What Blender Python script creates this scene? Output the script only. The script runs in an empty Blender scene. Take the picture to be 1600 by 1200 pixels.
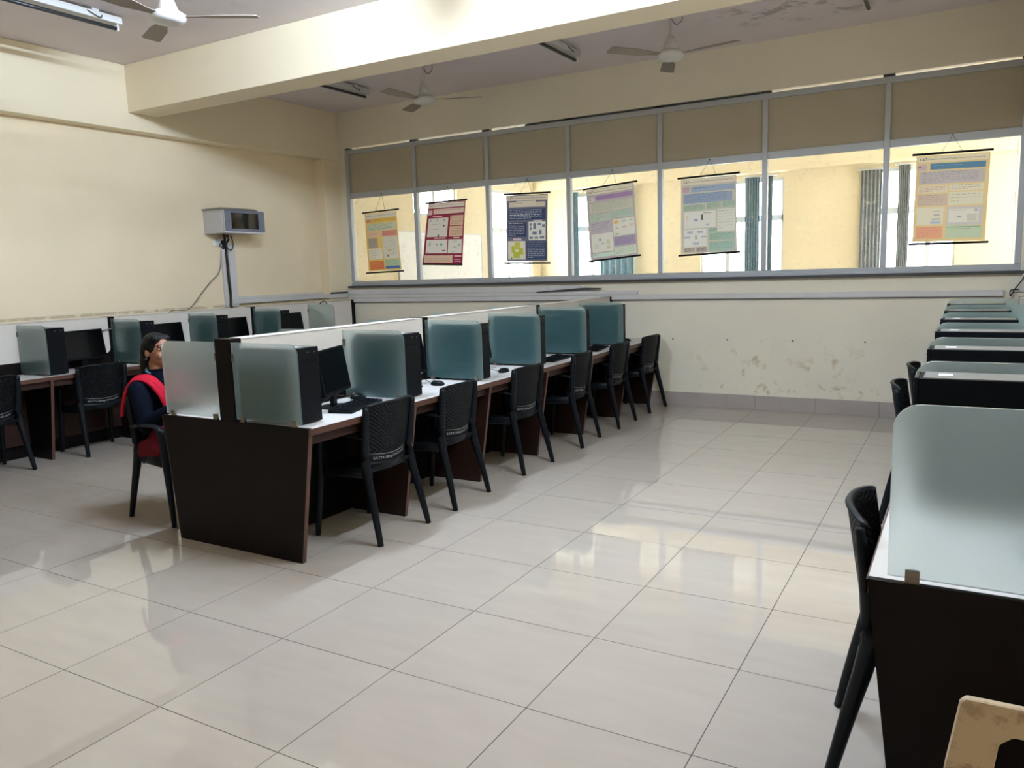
import bpy, bmesh, math, random
from mathutils import Vector, Matrix
random.seed(7)
PI = math.pi
def deg(a): return a*PI/180
scene = bpy.context.scene
C = scene.collection

# ------------------------------------------------------------------ camera
cam_d = bpy.data.cameras.new('camera'); cam = bpy.data.objects.new('camera', cam_d); C.objects.link(cam)
yaw, pitch, roll = [math.radians(a) for a in (-30.12029, -8.18169, -1.785159)]
fw = Vector((math.sin(yaw)*math.cos(pitch), math.cos(yaw)*math.cos(pitch), math.sin(pitch)))
r0 = Vector((math.cos(yaw), -math.sin(yaw), 0)); u0 = r0.cross(fw)
rt = r0*math.cos(roll) + u0*math.sin(roll); up = -r0*math.sin(roll) + u0*math.cos(roll)
M = Matrix((rt, up, -fw)).transposed().to_4x4(); M.translation = (1.29033, -2.25171, 1.53668)
cam.matrix_world = M
cam_d.sensor_width = 36; cam_d.lens = 1225.749/1600*36; cam_d.clip_start = .05
scene.camera = cam

# ------------------------------------------------------------------ world (overcast daylight outside the far windows)
w = bpy.data.worlds.new('world'); scene.world = w; w.use_nodes = True
bg = w.node_tree.nodes['Background']; bg.inputs[0].default_value = (.90, .96, 1, 1); bg.inputs[1].default_value = 7.2
vs = scene.view_settings; vs.view_transform = 'Standard'; vs.look = 'None'; vs.gamma = 1; vs.use_curve_mapping = False
vs.exposure = 0.82
TUBE_POWER = 425.0        # emission strength of a lit fluorescent tube


# ------------------------------------------------------------------ dimensions
XL, XB, XR = -6.36, -6.19, 1.80      # left wall, left beam face, right wall
YB, YF = 6.1355, -3.5                # window wall, wall behind the camera
ZC = 3.72
BAY = .9017
def gy(k): return 6.12 - BAY*k       # desk grid

# ------------------------------------------------------------------ materials
MATS = {}
def lin(c): return tuple((v/12.92 if v <= .04045 else ((v+.055)/1.055)**2.4) for v in c)
def mat(name, col, rough=.5, spec=.5, metal=0, var=0, vscale=8, bump=0, bscale=60, coat=0, emit=0, srgb=False):
    if name in MATS: return MATS[name]
    m = bpy.data.materials.new(name); m.use_nodes = True
    n = m.node_tree.nodes; L = m.node_tree.links; b = n['Principled BSDF']
    c = lin(col) if srgb else col
    b.inputs['Base Color'].default_value = (*c, 1); b.inputs['Roughness'].default_value = rough
    b.inputs['Specular IOR Level'].default_value = spec; b.inputs['Metallic'].default_value = metal
    b.inputs['Coat Weight'].default_value = coat
    tc = n.new('ShaderNodeTexCoord')
    if var:
        t = n.new('ShaderNodeTexNoise'); t.inputs['Scale'].default_value = vscale; t.inputs['Detail'].default_value = 5
        L.new(tc.outputs['Object'], t.inputs['Vector'])
        r = n.new('ShaderNodeMapRange'); r.inputs[1].default_value = .3; r.inputs[2].default_value = .7
        r.inputs[3].default_value = 1-var; r.inputs[4].default_value = 1+var
        L.new(t.outputs[0], r.inputs[0])
        mx = n.new('ShaderNodeMix'); mx.data_type = 'RGBA'; mx.blend_type = 'MULTIPLY'; mx.inputs[0].default_value = 1
        mx.inputs[6].default_value = (*c, 1); L.new(r.outputs[0], mx.inputs[7]); L.new(mx.outputs[2], b.inputs['Base Color'])
    if bump:
        t = n.new('ShaderNodeTexNoise'); t.inputs['Scale'].default_value = bscale; t.inputs['Detail'].default_value = 3
        L.new(tc.outputs['Object'], t.inputs['Vector'])
        bp = n.new('ShaderNodeBump'); bp.inputs['Strength'].default_value = bump; bp.inputs['Distance'].default_value = .01
        L.new(t.outputs[0], bp.inputs['Height']); L.new(bp.outputs[0], b.inputs['Normal'])
    if emit:
        b.inputs['Emission Color'].default_value = (*c, 1); b.inputs['Emission Strength'].default_value = emit
    MATS[name] = m; return m

def floor_mat():
    m = mat('vitrified_tile', (.51, .435, .36), rough=.13, spec=.95)
    n = m.node_tree.nodes; L = m.node_tree.links; b = n['Principled BSDF']
    g = n.new('ShaderNodeNewGeometry'); oi = n.new('ShaderNodeObjectInfo')
    mp = n.new('ShaderNodeMapping'); mp.inputs['Scale'].default_value = (2.2, 9, 1); mp.inputs['Rotation'].default_value = (0, 0, .5)
    L.new(g.outputs['Position'], mp.inputs[0])
    t = n.new('ShaderNodeTexNoise'); t.inputs['Scale'].default_value = 1.3; t.inputs['Detail'].default_value = 6; L.new(mp.outputs[0], t.inputs['Vector'])
    r = n.new('ShaderNodeMapRange'); r.inputs[1].default_value = .3; r.inputs[2].default_value = .7; r.inputs[3].default_value = .965; r.inputs[4].default_value = 1.03
    L.new(t.outputs[0], r.inputs[0])
    r2 = n.new('ShaderNodeMapRange'); r2.inputs[3].default_value = .985; r2.inputs[4].default_value = 1.015; L.new(oi.outputs['Random'], r2.inputs[0])
    mu = n.new('ShaderNodeMath'); mu.operation = 'MULTIPLY'; L.new(r.outputs[0], mu.inputs[0]); L.new(r2.outputs[0], mu.inputs[1])
    mx = n.new('ShaderNodeMix'); mx.data_type = 'RGBA'; mx.blend_type = 'MULTIPLY'; mx.inputs[0].default_value = 1
    mx.inputs[6].default_value = (.51, .435, .36, 1); L.new(mu.outputs[0], mx.inputs[7]); L.new(mx.outputs[2], b.inputs['Base Color'])
    t2 = n.new('ShaderNodeTexNoise'); t2.inputs['Scale'].default_value = 3; t2.inputs['Detail'].default_value = 4; L.new(g.outputs['Position'], t2.inputs['Vector'])
    r3 = n.new('ShaderNodeMapRange'); r3.inputs[1].default_value = .3; r3.inputs[2].default_value = .7; r3.inputs[3].default_value = .010; r3.inputs[4].default_value = .028
    L.new(t2.outputs[0], r3.inputs[0]); L.new(r3.outputs[0], b.inputs['Roughness'])
    return m

def stained_wall(name, col, regions, stain=(.36, .30, .17)):
    """painted plaster; `regions` = (centre, half size, strength, noise scale) boxes holding scuffs and stains"""
    m = mat(name, col, rough=.62, spec=.35, bump=.05, bscale=25)
    n = m.node_tree.nodes; L = m.node_tree.links; b = n['Principled BSDF']
    g = n.new('ShaderNodeNewGeometry')
    t0 = n.new('ShaderNodeTexNoise'); t0.inputs['Scale'].default_value = 1.1; t0.inputs['Detail'].default_value = 6; L.new(g.outputs['Position'], t0.inputs['Vector'])
    r0_ = n.new('ShaderNodeMapRange'); r0_.inputs[1].default_value = .3; r0_.inputs[2].default_value = .7; r0_.inputs[3].default_value = .95; r0_.inputs[4].default_value = 1.04
    L.new(t0.outputs[0], r0_.inputs[0])
    mx = n.new('ShaderNodeMix'); mx.data_type = 'RGBA'; mx.blend_type = 'MULTIPLY'; mx.inputs[0].default_value = 1
    mx.inputs[6].default_value = (*col, 1); L.new(r0_.outputs[0], mx.inputs[7]); out = mx.outputs[2]
    for c, h, s, sc, lo in regions:
        sub = n.new('ShaderNodeVectorMath'); sub.operation = 'SUBTRACT'; L.new(g.outputs['Position'], sub.inputs[0]); sub.inputs[1].default_value = c
        dv = n.new('ShaderNodeVectorMath'); dv.operation = 'DIVIDE'; L.new(sub.outputs[0], dv.inputs[0]); dv.inputs[1].default_value = h
        ln = n.new('ShaderNodeVectorMath'); ln.operation = 'LENGTH'; L.new(dv.outputs[0], ln.inputs[0])
        rr = n.new('ShaderNodeMapRange'); rr.inputs[1].default_value = .55; rr.inputs[2].default_value = 1.0; rr.inputs[3].default_value = s; rr.inputs[4].default_value = 0
        L.new(ln.outputs['Value'], rr.inputs[0])
        t = n.new('ShaderNodeTexNoise'); t.inputs['Scale'].default_value = sc; t.inputs['Detail'].default_value = 7; t.inputs['Roughness'].default_value = .65; L.new(g.outputs['Position'], t.inputs['Vector'])
        r = n.new('ShaderNodeMapRange'); r.inputs[1].default_value = lo; r.inputs[2].default_value = lo+.1; L.new(t.outputs[0], r.inputs[0])
        mu = n.new('ShaderNodeMath'); mu.operation = 'MULTIPLY'; L.new(rr.outputs[0], mu.inputs[0]); L.new(r.outputs[0], mu.inputs[1])
        m2 = n.new('ShaderNodeMix'); m2.data_type = 'RGBA'; L.new(mu.outputs[0], m2.inputs[0]); L.new(out, m2.inputs[6]); m2.inputs[7].default_value = (*stain, 1)
        out = m2.outputs[2]
    L.new(out, b.inputs['Base Color'])
    return m

def frosted():
    m = bpy.data.materials.new('frosted_glass'); m.use_nodes = True; n = m.node_tree.nodes; L = m.node_tree.links
    n.remove(n['Principled BSDF']); o = n['Material Output']
    rf = n.new('ShaderNodeBsdfRefraction'); rf.inputs['Color'].default_value = (.97, 1, .99, 1); rf.inputs['Roughness'].default_value = .44; rf.inputs['IOR'].default_value = 1.24
    tr = n.new('ShaderNodeBsdfTranslucent'); tr.inputs['Color'].default_value = (.95, .97, .96, 1)
    df = n.new('ShaderNodeBsdfDiffuse'); df.inputs['Color'].default_value = (.17, .50, .53, 1)
    gl = n.new('ShaderNodeBsdfGlossy'); gl.inputs['Roughness'].default_value = .18; gl.inputs['Color'].default_value = (1, 1, 1, 1)
    a = n.new('ShaderNodeMixShader'); a.inputs[0].default_value = .48; L.new(tr.outputs[0], a.inputs[1]); L.new(df.outputs[0], a.inputs[2])
    b = n.new('ShaderNodeMixShader'); b.inputs[0].default_value = .22; L.new(rf.outputs[0], b.inputs[1]); L.new(a.outputs[0], b.inputs[2])
    fr = n.new('ShaderNodeFresnel'); fr.inputs[0].default_value = 1.4
    c = n.new('ShaderNodeMixShader'); L.new(fr.outputs[0], c.inputs[0]); L.new(b.outputs[0], c.inputs[1]); L.new(gl.outputs[0], c.inputs[2])
    L.new(c.outputs[0], o.inputs[0]); MATS['frosted_glass'] = m; return m

def clear_glass(name='window_glass', dust=.07, tint=(.97, .98, .97)):
    m = bpy.data.materials.new(name); m.use_nodes = True; n = m.node_tree.nodes; L = m.node_tree.links
    n.remove(n['Principled BSDF']); o = n['Material Output']
    tp = n.new('ShaderNodeBsdfTransparent'); tp.inputs[0].default_value = (*tint, 1)
    gl = n.new('ShaderNodeBsdfGlossy'); gl.inputs['Roughness'].default_value = .02
    fr = n.new('ShaderNodeFresnel'); fr.inputs[0].default_value = 1.3
    a = n.new('ShaderNodeMixShader'); L.new(fr.outputs[0], a.inputs[0]); L.new(tp.outputs[0], a.inputs[1]); L.new(gl.outputs[0], a.inputs[2])
    df = n.new('ShaderNodeBsdfTranslucent'); df.inputs[0].default_value = (.9, .9, .88, 1)
    g = n.new('ShaderNodeNewGeometry'); t = n.new('ShaderNodeTexNoise'); t.inputs['Scale'].default_value = 18; t.inputs['Detail'].default_value = 9; t.inputs['Roughness'].default_value = .7
    L.new(g.outputs['Position'], t.inputs['Vector'])
    r = n.new('ShaderNodeMapRange'); r.inputs[1].default_value = .55; r.inputs[2].default_value = .8; r.inputs[3].default_value = dust*.3; r.inputs[4].default_value = dust*5
    L.new(t.outputs[0], r.inputs[0])
    b = n.new('ShaderNodeMixShader'); L.new(r.outputs[0], b.inputs[0]); L.new(a.outputs[0], b.inputs[1]); L.new(df.outputs[0], b.inputs[2])
    L.new(b.outputs[0], o.inputs[0]); MATS[name] = m; return m

def weave():
    m = mat('woven_plastic', (.005, .006, .0075), rough=.5, spec=.14)
    n = m.node_tree.nodes; L = m.node_tree.links; b = n['Principled BSDF']
    tc = n.new('ShaderNodeTexCoord'); sp = n.new('ShaderNodeSeparateXYZ'); L.new(tc.outputs['Object'], sp.inputs[0])
    def sn(sock, k, ph=0):
        a = n.new('ShaderNodeMath'); a.operation = 'MULTIPLY_ADD'; a.inputs[1].default_value = k; a.inputs[2].default_value = ph; L.new(sock, a.inputs[0])
        s = n.new('ShaderNodeMath'); s.operation = 'SINE'; L.new(a.outputs[0], s.inputs[0]); return s.outputs[0]
    ad = n.new('ShaderNodeMath'); ad.operation = 'ADD'; L.new(sp.outputs[0], ad.inputs[0]); L.new(sp.outputs[2], ad.inputs[1])
    p = n.new('ShaderNodeMath'); p.operation = 'MULTIPLY'; L.new(sn(sp.outputs[1], 330), p.inputs[0]); L.new(sn(ad.outputs[0], 330), p.inputs[1])
    bp = n.new('ShaderNodeBump'); bp.inputs['Strength'].default_value = 1; bp.inputs['Distance'].default_value = .006
    L.new(p.outputs[0], bp.inputs['Height']); L.new(bp.outputs[0], b.inputs['Normal'])
    r = n.new('ShaderNodeMapRange'); r.inputs[1].default_value = -1; r.inputs[2].default_value = 1; r.inputs[3].default_value = .55; r.inputs[4].default_value = 1.35; L.new(p.outputs[0], r.inputs[0])
    mx = n.new('ShaderNodeMix'); mx.data_type = 'RGBA'; mx.blend_type = 'MULTIPLY'; mx.inputs[0].default_value = 1
    mx.inputs[6].default_value = (.0055, .0065, .008, 1); L.new(r.outputs[0], mx.inputs[7]); L.new(mx.outputs[2], b.inputs['Base Color'])
    return m

CREAM = (.88, .735, .51)
m_wall_l = stained_wall('cream_paint_left', CREAM, [((XL, 3, 1.23), (.3, 4.5, .02), .5, 9, .40)], (.40, .29, .14))
m_wall_b = stained_wall('cream_paint_back', (.83, .755, .60), [((-.35, YB, .5), (1.1, .3, .28), .6, 6.5, .56), ((-.2, YB, .22), (1.4, .3, .09), .6, 13, .55), ((.2, YB, .75), (1.3, .3, .05), .4, 14, .6)], (.47, .33, .14))
m_wall = mat('cream_paint', CREAM, rough=.6, spec=.35, var=.03, vscale=1.2)
m_beam = mat('pale_beam_paint', (.87, .75, .54), rough=.55, spec=.35, var=.02, vscale=1.5)
m_ceil = stained_wall('ceiling_paint', (.76, .68, .68), [((.1, 5.2, ZC), (1.1, .55, .3), .7, 5, .52), ((-3.4, 1.6, ZC), (2.0, 1.2, .3), .35, 2, .5)], (.30, .25, .24))
m_tile = floor_mat()
m_grout = mat('dark_grout', (.10, .085, .075), rough=.95, spec=.1)
m_base = mat('skirting_tile', (.42, .36, .32), rough=.25, var=.06, vscale=4)
m_alu = mat('grey_aluminium', (.46, .48, .50), rough=.4, metal=.3)
m_panel = mat('beige_board', (.47, .41, .30), rough=.55, var=.03, vscale=2)
m_sill = mat('dark_stone_sill', (.06, .06, .06), rough=.3)
m_trunk = mat('white_pvc_trunking', (.66, .63, .60), rough=.4, var=.03)
m_wood = mat('dark_wenge_laminate', (.0062, .0038, .0033), rough=.45, spec=.12, var=.25, vscale=6)
m_edge = mat('brown_edge_band', (.085, .037, .024), rough=.4, var=.15, vscale=20)
m_inner = mat('brown_wood_laminate', (.026, .011, .008), rough=.42, spec=.25, var=.15, vscale=9)
m_top = mat('white_laminate', (.74, .69, .64), rough=.3)
m_board = mat('cream_laminate_board', (.72, .65, .57), rough=.42)
m_black = mat('black_plastic', (.0035, .0042, .0055), rough=.42, spec=.14)
m_blackm = mat('matt_black_metal', (.0028, .0038, .006), rough=.55, spec=.09, bump=.03, bscale=200)
m_screen = mat('black_screen', (.0015, .0015, .002), rough=.25, spec=.15)
m_grey = mat('grey_metal_top', (.19, .18, .17), rough=.4, metal=.3)
m_chair = mat('black_moulded_plastic', (.005, .007, .0095), rough=.4, spec=.17)
m_weave = weave()
m_frost = frosted()
m_glass = clear_glass()
m_clip = mat('steel_clip', (.22, .19, .16), rough=.35, metal=.8)
m_white = mat('white_paper', (.82, .82, .82), rough=.6)
m_ink = mat('chalk_white_paint', (.38, .40, .40), rough=.7)
m_fan = mat('off_white_enamel', (.62, .60, .57), rough=.35)
m_fand = mat('brown_enamel', (.22, .18, .14), rough=.4)
m_cable = mat('black_cable', (.012, .012, .012), rough=.5)
m_cableg = mat('grey_cable', (.14, .13, .12), rough=.5)
m_rack = mat('light_grey_steel', (.56, .55, .56), rough=.4, metal=.2, var=.05)
m_tube_on = mat('lit_tube', (.63, .79, 1), emit=TUBE_POWER)
m_tube_off = mat('dark_tube', (.03, .03, .035), rough=.3)
m_skin = mat('skin', (.34, .155, .09), rough=.5, spec=.4)
m_hair = mat('black_hair', (.004, .003, .003), rough=.6, spec=.2, bump=.25, bscale=120)
m_navy = mat('navy_cloth', (.0022, .0038, .0095), rough=.9, spec=.08, bump=.15, bscale=35)
m_red = mat('red_cloth', (.52, .008, .030), rough=.8, spec=.2, bump=.2, bscale=45)
m_dred = mat('dark_red_cloth', (.11, .004, .010), rough=.85, spec=.2)
m_blue = mat('blue_collar_cloth', (.07, .17, .29), rough=.85)

# ------------------------------------------------------------------ mesh helpers
class MB:
    def __init__(s): s.v = []; s.f = []; s.mi = []; s.mats = []; s.cur = 0
    def mat(s, m):
        if m not in s.mats: s.mats.append(m)
        s.cur = s.mats.index(m); return s
    def add(s, vs, fs):
        o = len(s.v); s.v += [tuple(v) for v in vs]
        for f in fs: s.f.append(tuple(i+o for i in f)); s.mi.append(s.cur)
        return s
    def box(s, x0, x1, y0, y1, z0, z1, M=None):
        vs = [Vector((x, y, z)) for z in (z0, z1) for y in (y0, y1) for x in (x0, x1)]
        if M: vs = [M @ v for v in vs]
        return s.add(vs, [(0,2,3,1),(4,5,7,6),(0,1,5,4),(2,6,7,3),(0,4,6,2),(1,3,7,5)])
    def prism(s, pts, a0, a1, axis='y'):
        n = len(pts)
        def P(p, a): return (p[0], a, p[1]) if axis == 'y' else ((a, p[0], p[1]) if axis == 'x' else (p[0], p[1], a))
        vs = [P(p, a0) for p in pts] + [P(p, a1) for p in pts]
        fs = [tuple(range(n)), tuple(range(2*n-1, n-1, -1))] + [(i, n+i, n+(i+1) % n, (i+1) % n) for i in range(n)]
        return s.add(vs, fs)
    def sweep(s, path, rad, seg=8, up=Vector((0, 0, 1)), cap=True, phase=0):
        path = [Vector(p) for p in path]; n = len(path); rings = []
        for i, p in enumerate(path):
            t = (path[min(i+1, n-1)] - path[max(i-1, 0)]).normalized()
            a = t.cross(up)
            if a.length < 1e-3: a = t.cross(Vector((1, 0, 0)))
            a.normalize(); b = a.cross(t)
            r = rad[i] if isinstance(rad, list) else rad
            ra, rb = r if isinstance(r, tuple) else (r, r)
            rings.append([p + a*math.cos(2*PI*k/seg+phase)*ra + b*math.sin(2*PI*k/seg+phase)*rb for k in range(seg)])
        vs = [v for r in rings for v in r]; fs = []
        for i in range(n-1):
            for k in range(seg):
                fs.append((i*seg+k, i*seg+(k+1) % seg, (i+1)*seg+(k+1) % seg, (i+1)*seg+k))
        if cap: fs += [tuple(range(seg-1, -1, -1)), tuple(range((n-1)*seg, n*seg))]
        return s.add(vs, fs)
    def lathe(s, prof, c=(0, 0, 0), seg=24):
        vs = []; fs = []; n = len(prof)
        for k in range(seg):
            a = 2*PI*k/seg
            vs += [(c[0]+r*math.cos(a), c[1]+r*math.sin(a), c[2]+z) for r, z in prof]
        for k in range(seg):
            k2 = (k+1) % seg
            for i in range(n-1): fs.append((k*n+i, k2*n+i, k2*n+i+1, k*n+i+1))
        return s.add(vs, fs)
    def ball(s, c, r, M=None, seg=16, rings=10):
        if not isinstance(r, tuple): r = (r, r, r)
        vs = [Vector((0, 0, -r[2]))]; fs = []
        for i in range(1, rings):
            th = PI*i/rings
            for k in range(seg):
                a = 2*PI*k/seg; vs.append(Vector((r[0]*math.sin(th)*math.cos(a), r[1]*math.sin(th)*math.sin(a), -r[2]*math.cos(th))))
        vs.append(Vector((0, 0, r[2]))); T = len(vs)-1
        for k in range(seg):
            fs.append((0, 1+(k+1) % seg, 1+k)); fs.append((T, 1+(rings-2)*seg+k, 1+(rings-2)*seg+(k+1) % seg))
        for i in range(rings-2):
            for k in range(seg): fs.append((1+i*seg+k, 1+i*seg+(k+1) % seg, 1+(i+1)*seg+(k+1) % seg, 1+(i+1)*seg+k))
        c = Vector(c)
        return s.add([(M @ v if M else v) + c for v in vs], fs)
    def limb(s, pts, rads, seg=12):
        for p, r in zip(pts, rads): s.ball(p, r, seg=seg, rings=8)
        for i in range(len(pts)-1): s.sweep([pts[i], pts[i+1]], [rads[i], rads[i+1]], seg=seg)
        return s
    def mesh(s, name):
        me = bpy.data.meshes.new(name); me.from_pydata(s.v, [], s.f)
        for m in s.mats: me.materials.append(m)
        if len(s.mats) > 1: me.polygons.foreach_set('material_index', s.mi)
        bm = bmesh.new(); bm.from_mesh(me); bmesh.ops.recalc_face_normals(bm, faces=bm.faces); bm.to_mesh(me); bm.free()
        me.update(); return me

def obj(name, mb, m=None, parent=None, smooth=False, bevel=0, loc=None):
    me = mb if isinstance(mb, bpy.types.Mesh) else mb.mesh(name)
    if m and not len(me.materials): me.materials.append(m)
    o = bpy.data.objects.new(name, me); C.objects.link(o)
    if parent: o.parent = parent
    if loc: o.location = loc
    if smooth:
        for p in me.polygons: p.use_smooth = True
    if bevel:
        b = o.modifiers.new('bevel', 'BEVEL'); b.width = bevel; b.segments = 2; b.limit_method = 'ANGLE'; b.angle_limit = .6
    return o
def tag(o, label=None, cat=None, group=None, kind=None):
    if label: o['label'] = label
    if cat: o['category'] = cat
    if group: o['group'] = group
    if kind: o['kind'] = kind
    return o
def thing(name, label, cat, loc=(0, 0, 0), rz=0, group=None):
    o = bpy.data.objects.new(name, None); C.objects.link(o); o.location = loc; o.rotation_euler = (0, 0, rz); o.empty_display_size = .1
    return tag(o, label, cat, group)
def struct(name, mb, m, label=None, parent=None, **k):
    o = obj(name, mb, m, parent, **k)
    if not parent: tag(o, label, None, None, 'structure')
    return o
def kids(o): return [c for c in bpy.data.objects if c.parent is o]
def dup(root, loc, rz, label, group=None, skip=()):
    r = root.copy(); C.objects.link(r); r.location = loc; r.rotation_euler = (0, 0, rz); r['label'] = label
    if group: r['group'] = group
    for ch in kids(root):
        if ch.name.split('.')[0] in skip: continue
        c = ch.copy(); C.objects.link(c); c.parent = r
        for g in kids(ch):
            d = g.copy(); C.objects.link(d); d.parent = c
    return r
def text_mesh(s, size):
    cu = bpy.data.curves.new('txt', 'FONT'); cu.body = s; cu.size = size; cu.resolution_u = 2; cu.align_x = 'CENTER'; cu.align_y = 'CENTER'
    o = bpy.data.objects.new('txt', cu); C.objects.link(o)
    bpy.context.view_layer.update()
    me = bpy.data.meshes.new_from_object(o.evaluated_get(bpy.context.evaluated_depsgraph_get()))
    vs = [v.co.copy() for v in me.vertices]; fs = [tuple(p.vertices) for p in me.polygons]
    bpy.data.objects.remove(o); bpy.data.curves.remove(cu); bpy.data.meshes.remove(me)
    return vs, fs
def smoothpath(pts, n=6):
    P = [Vector(p) for p in pts]; P = [P[0]] + P + [P[-1]]; out = []
    for i in range(1, len(P)-2):
        for k in range(n):
            t = k/n; a, b, c, d = P[i-1], P[i], P[i+1], P[i+2]
            out.append(.5*((2*b) + (c-a)*t + (2*a-5*b+4*c-d)*t*t + (3*b-a-3*c+d)*t**3))
    out.append(P[-2]); return out

# ================================================================== SETTING
# floor: bed + tiles
fl = struct('floor', MB().box(XL-.1, XR+.1, YF-.1, YB+.1, -.06, -.0012), m_grout, 'pale beige vitrified tile floor with thin dark joints')
tile_meshes = {}
def tile(x0, x1, y0, y1):
    key = (round(x1-x0, 3), round(y1-y0, 3))
    if key not in tile_meshes:
        a, b = key[0]/2-.0018, key[1]/2-.0018
        tile_meshes[key] = MB().mat(m_tile).box(-a, a, -b, b, -.012, 0).mesh('floor_tile')
    o = obj('floor_tile', tile_meshes[key], None, fl); o.location = ((x0+x1)/2, (y0+y1)/2, random.uniform(-.0004, 0))
ix0, ix1, iy0, iy1 = math.floor(XL/.6), math.ceil(XR/.6), math.floor(YF/.6), math.ceil(YB/.6)
for i in range(ix0, ix1):
    for j in range(iy0, iy1):
        x0, x1, y0, y1 = max(i*.6, XL), min(i*.6+.6, XR), max(j*.6, YF), min(j*.6+.6, YB)
        if x1-x0 > .02 and y1-y0 > .02: tile(x0, x1, y0, y1)
# ceiling
struct('ceiling', MB().box(XL-.2, XR+.2, YF-.2, YB+.16, ZC, ZC+.15), m_ceil, 'grey plastered ceiling with peeling patches')
# walls
struct('wall_left', MB().box(XL-.2, XL, YF-.2, YB+.15, 0, ZC), m_wall_l, 'cream painted left wall with the network cabinet')
struct('wall_right', MB().box(XR, XR+.2, YF-.2, YB+.15, 0, ZC), m_wall)
struct('wall_front', MB().box(XL, XR, YF-.2, YF, 0, ZC), m_wall)
WX0, WX1, WZ0, WZ1 = -6.09, 1.70, 1.40, 3.245
T = .15
wb = MB().box(XL, XR, YB, YB+T, 0, WZ0-.005).box(XL, XR, YB, YB+T, WZ1, ZC).box(XL, WX0, YB, YB+T, WZ0-.005, WZ1).box(WX1, XR, YB, YB+T, WZ0-.005, WZ1)
struct('wall_back', wb, m_wall_b, 'cream painted back wall with scuffs below the long internal window')
# beams and pillar
struct('trim_1', MB().box(XB, XR, 3.03, 3.36, 3.255, ZC), m_beam, 'deep cream ceiling beam crossing the room', bevel=.006)
struct('trim_2', MB().box(XL, XB, YF, YB, 3.085, ZC), m_beam, 'cream beam ledge along the top of the left wall', bevel=.006)
struct('trim_3', MB().box(XL, XB, 5.82, YB, 0, 3.085), m_wall, 'cream corner pillar beside the long window', bevel=.006)
struct('trim_4', MB().box(XB, XR, -.55, -.22, 3.255, ZC), m_beam, 'second cream ceiling beam nearer the camera', bevel=.006)
struct('trim_5', MB().box(WX0-.03, WX1+.03, YB-.045, YB-.001, 1.375, 1.402), m_sill, 'dark stone sill under the long window')
# skirting tiles
bb = struct('baseboard_back', MB().box(XL, XR, YB-.006, YB-.0005, 0, .15), m_grout, 'brown grey skirting tiles along the back wall')
for i in range(ix0, ix1):
    x0, x1 = max(i*.6, XB if i*.6 < XB else XL), min(i*.6+.6, XR)
    if x1-x0 > .03: obj('skirting_tile', MB().box(x0+.0015, x1-.0015, YB-.014, YB-.002, 0.001, .148+random.uniform(0, .006)), m_base, bb)

# long internal window
win = struct('window_1', MB().box(WX0, WX1, YB+.02, YB+.075, 1.40, 1.465), m_alu, 'long grey aluminium internal window with beige upper panels')
MX = [-6.065, -4.945, -3.848, -2.750, -1.648, -.540, .580, 1.675]
obj('frame_rail', MB().box(WX0, WX1, YB+.015, YB+.075, 2.578, 2.652), m_alu, win, bevel=.004)
obj('frame_rail', MB().box(WX0, WX1, YB+.015, YB+.075, 3.165, 3.222), m_alu, win, bevel=.004)
obj('frame_rail', MB().box(WX0, WX1, YB-.005, YB+.02, 1.402, 1.432), m_alu, win, bevel=.004)
for i, x in enumerate(MX):
    obj('mullion', MB().box(x-.026, x+.026, YB+.008, YB+.08, 1.465, 3.165), m_alu, win, bevel=.004)
    obj('packing_block', MB().box(x-.05, x+.05, YB+.02, YB+.09, 3.222, 3.244), m_sill, win)
obj('packing_strip', MB().box(-3.3, -.6, YB+.02, YB+.08, 3.222, 3.240), m_sill, win)
for i in range(7):
    a, b = MX[i]+.026, MX[i+1]-.026
    obj('upper_panel', MB().box(a, b, YB+.040, YB+.052, 2.652, 3.165), m_panel, win)
    obj('glass_pane', MB().box(a, b, YB+.044, YB+.048, 1.465, 2.578), m_glass, win)

# room beyond the window
FX0, FX1, FY1, FZ = XL, 3.4, 12.3, 3.75
Y2 = YB+T
m_far = mat('pale_yellow_paint', (.74, .63, .425), rough=.6, var=.03, vscale=1.3)
m_farc = mat('pale_far_ceiling', (.80, .74, .58), rough=.6)
struct('floor_far', MB().box(FX0-.2, FX1+.2, Y2, FY1+.3, -.06, 0), mat('far_floor', (.55, .5, .44), rough=.3))
struct('ceiling_far', MB().box(FX0-.2, FX1+.2, Y2, FY1+.3, FZ, FZ+.1), m_farc)
struct('trim_6', MB().box(FX0, FX1, 8.9, 9.2, 3.28, FZ), m_far, 'pale yellow beam in the room beyond')
struct('trim_7', MB().box(FX0, FX1, 12.02, 12.3, 3.10, FZ), m_far, 'pale yellow beam above the far outer windows')
def wall_open(axis, a0, a1, p0, p1, z1, holes):
    mb = MB(); cur = a0
    def bx(u0, u1, z0, z1_):
        if u1-u0 < 1e-4 or z1_-z0 < 1e-4: return
        if axis == 'x': mb.box(u0, u1, p0, p1, z0, z1_)
        else: mb.box(p0, p1, u0, u1, z0, z1_)
    for h0, h1, zz0, zz1 in sorted(holes):
        bx(cur, h0, 0, z1); bx(h0, h1, 0, zz0); bx(h0, h1, zz1, z1); cur = h1
    bx(cur, a1, 0, z1); return mb
far_holes = [(-5.66, -4.35, .95, 3.02), (-3.02, -1.55, .95, 3.02), (-.05, 1.10, .95, 3.02)]
left_holes = [(8.0, 9.25, 2.45, 3.0), (10.2, 11.9, 1.0, 3.05)]
struct('wall_far', wall_open('x', FX0-.2, FX1+.2, FY1, FY1+.25, FZ, far_holes), m_far)
struct('wall_far_left', wall_open('y', Y2, FY1, FX0-.2, FX0, FZ, left_holes), m_far)
struct('wall_far_right', wall_open('y', Y2, FY1, FX1, FX1+.2, FZ, [(9.6, 11.6, .95, 3.1)]), m_far)  # out-of-view opening added to let more daylight into the far room
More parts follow.
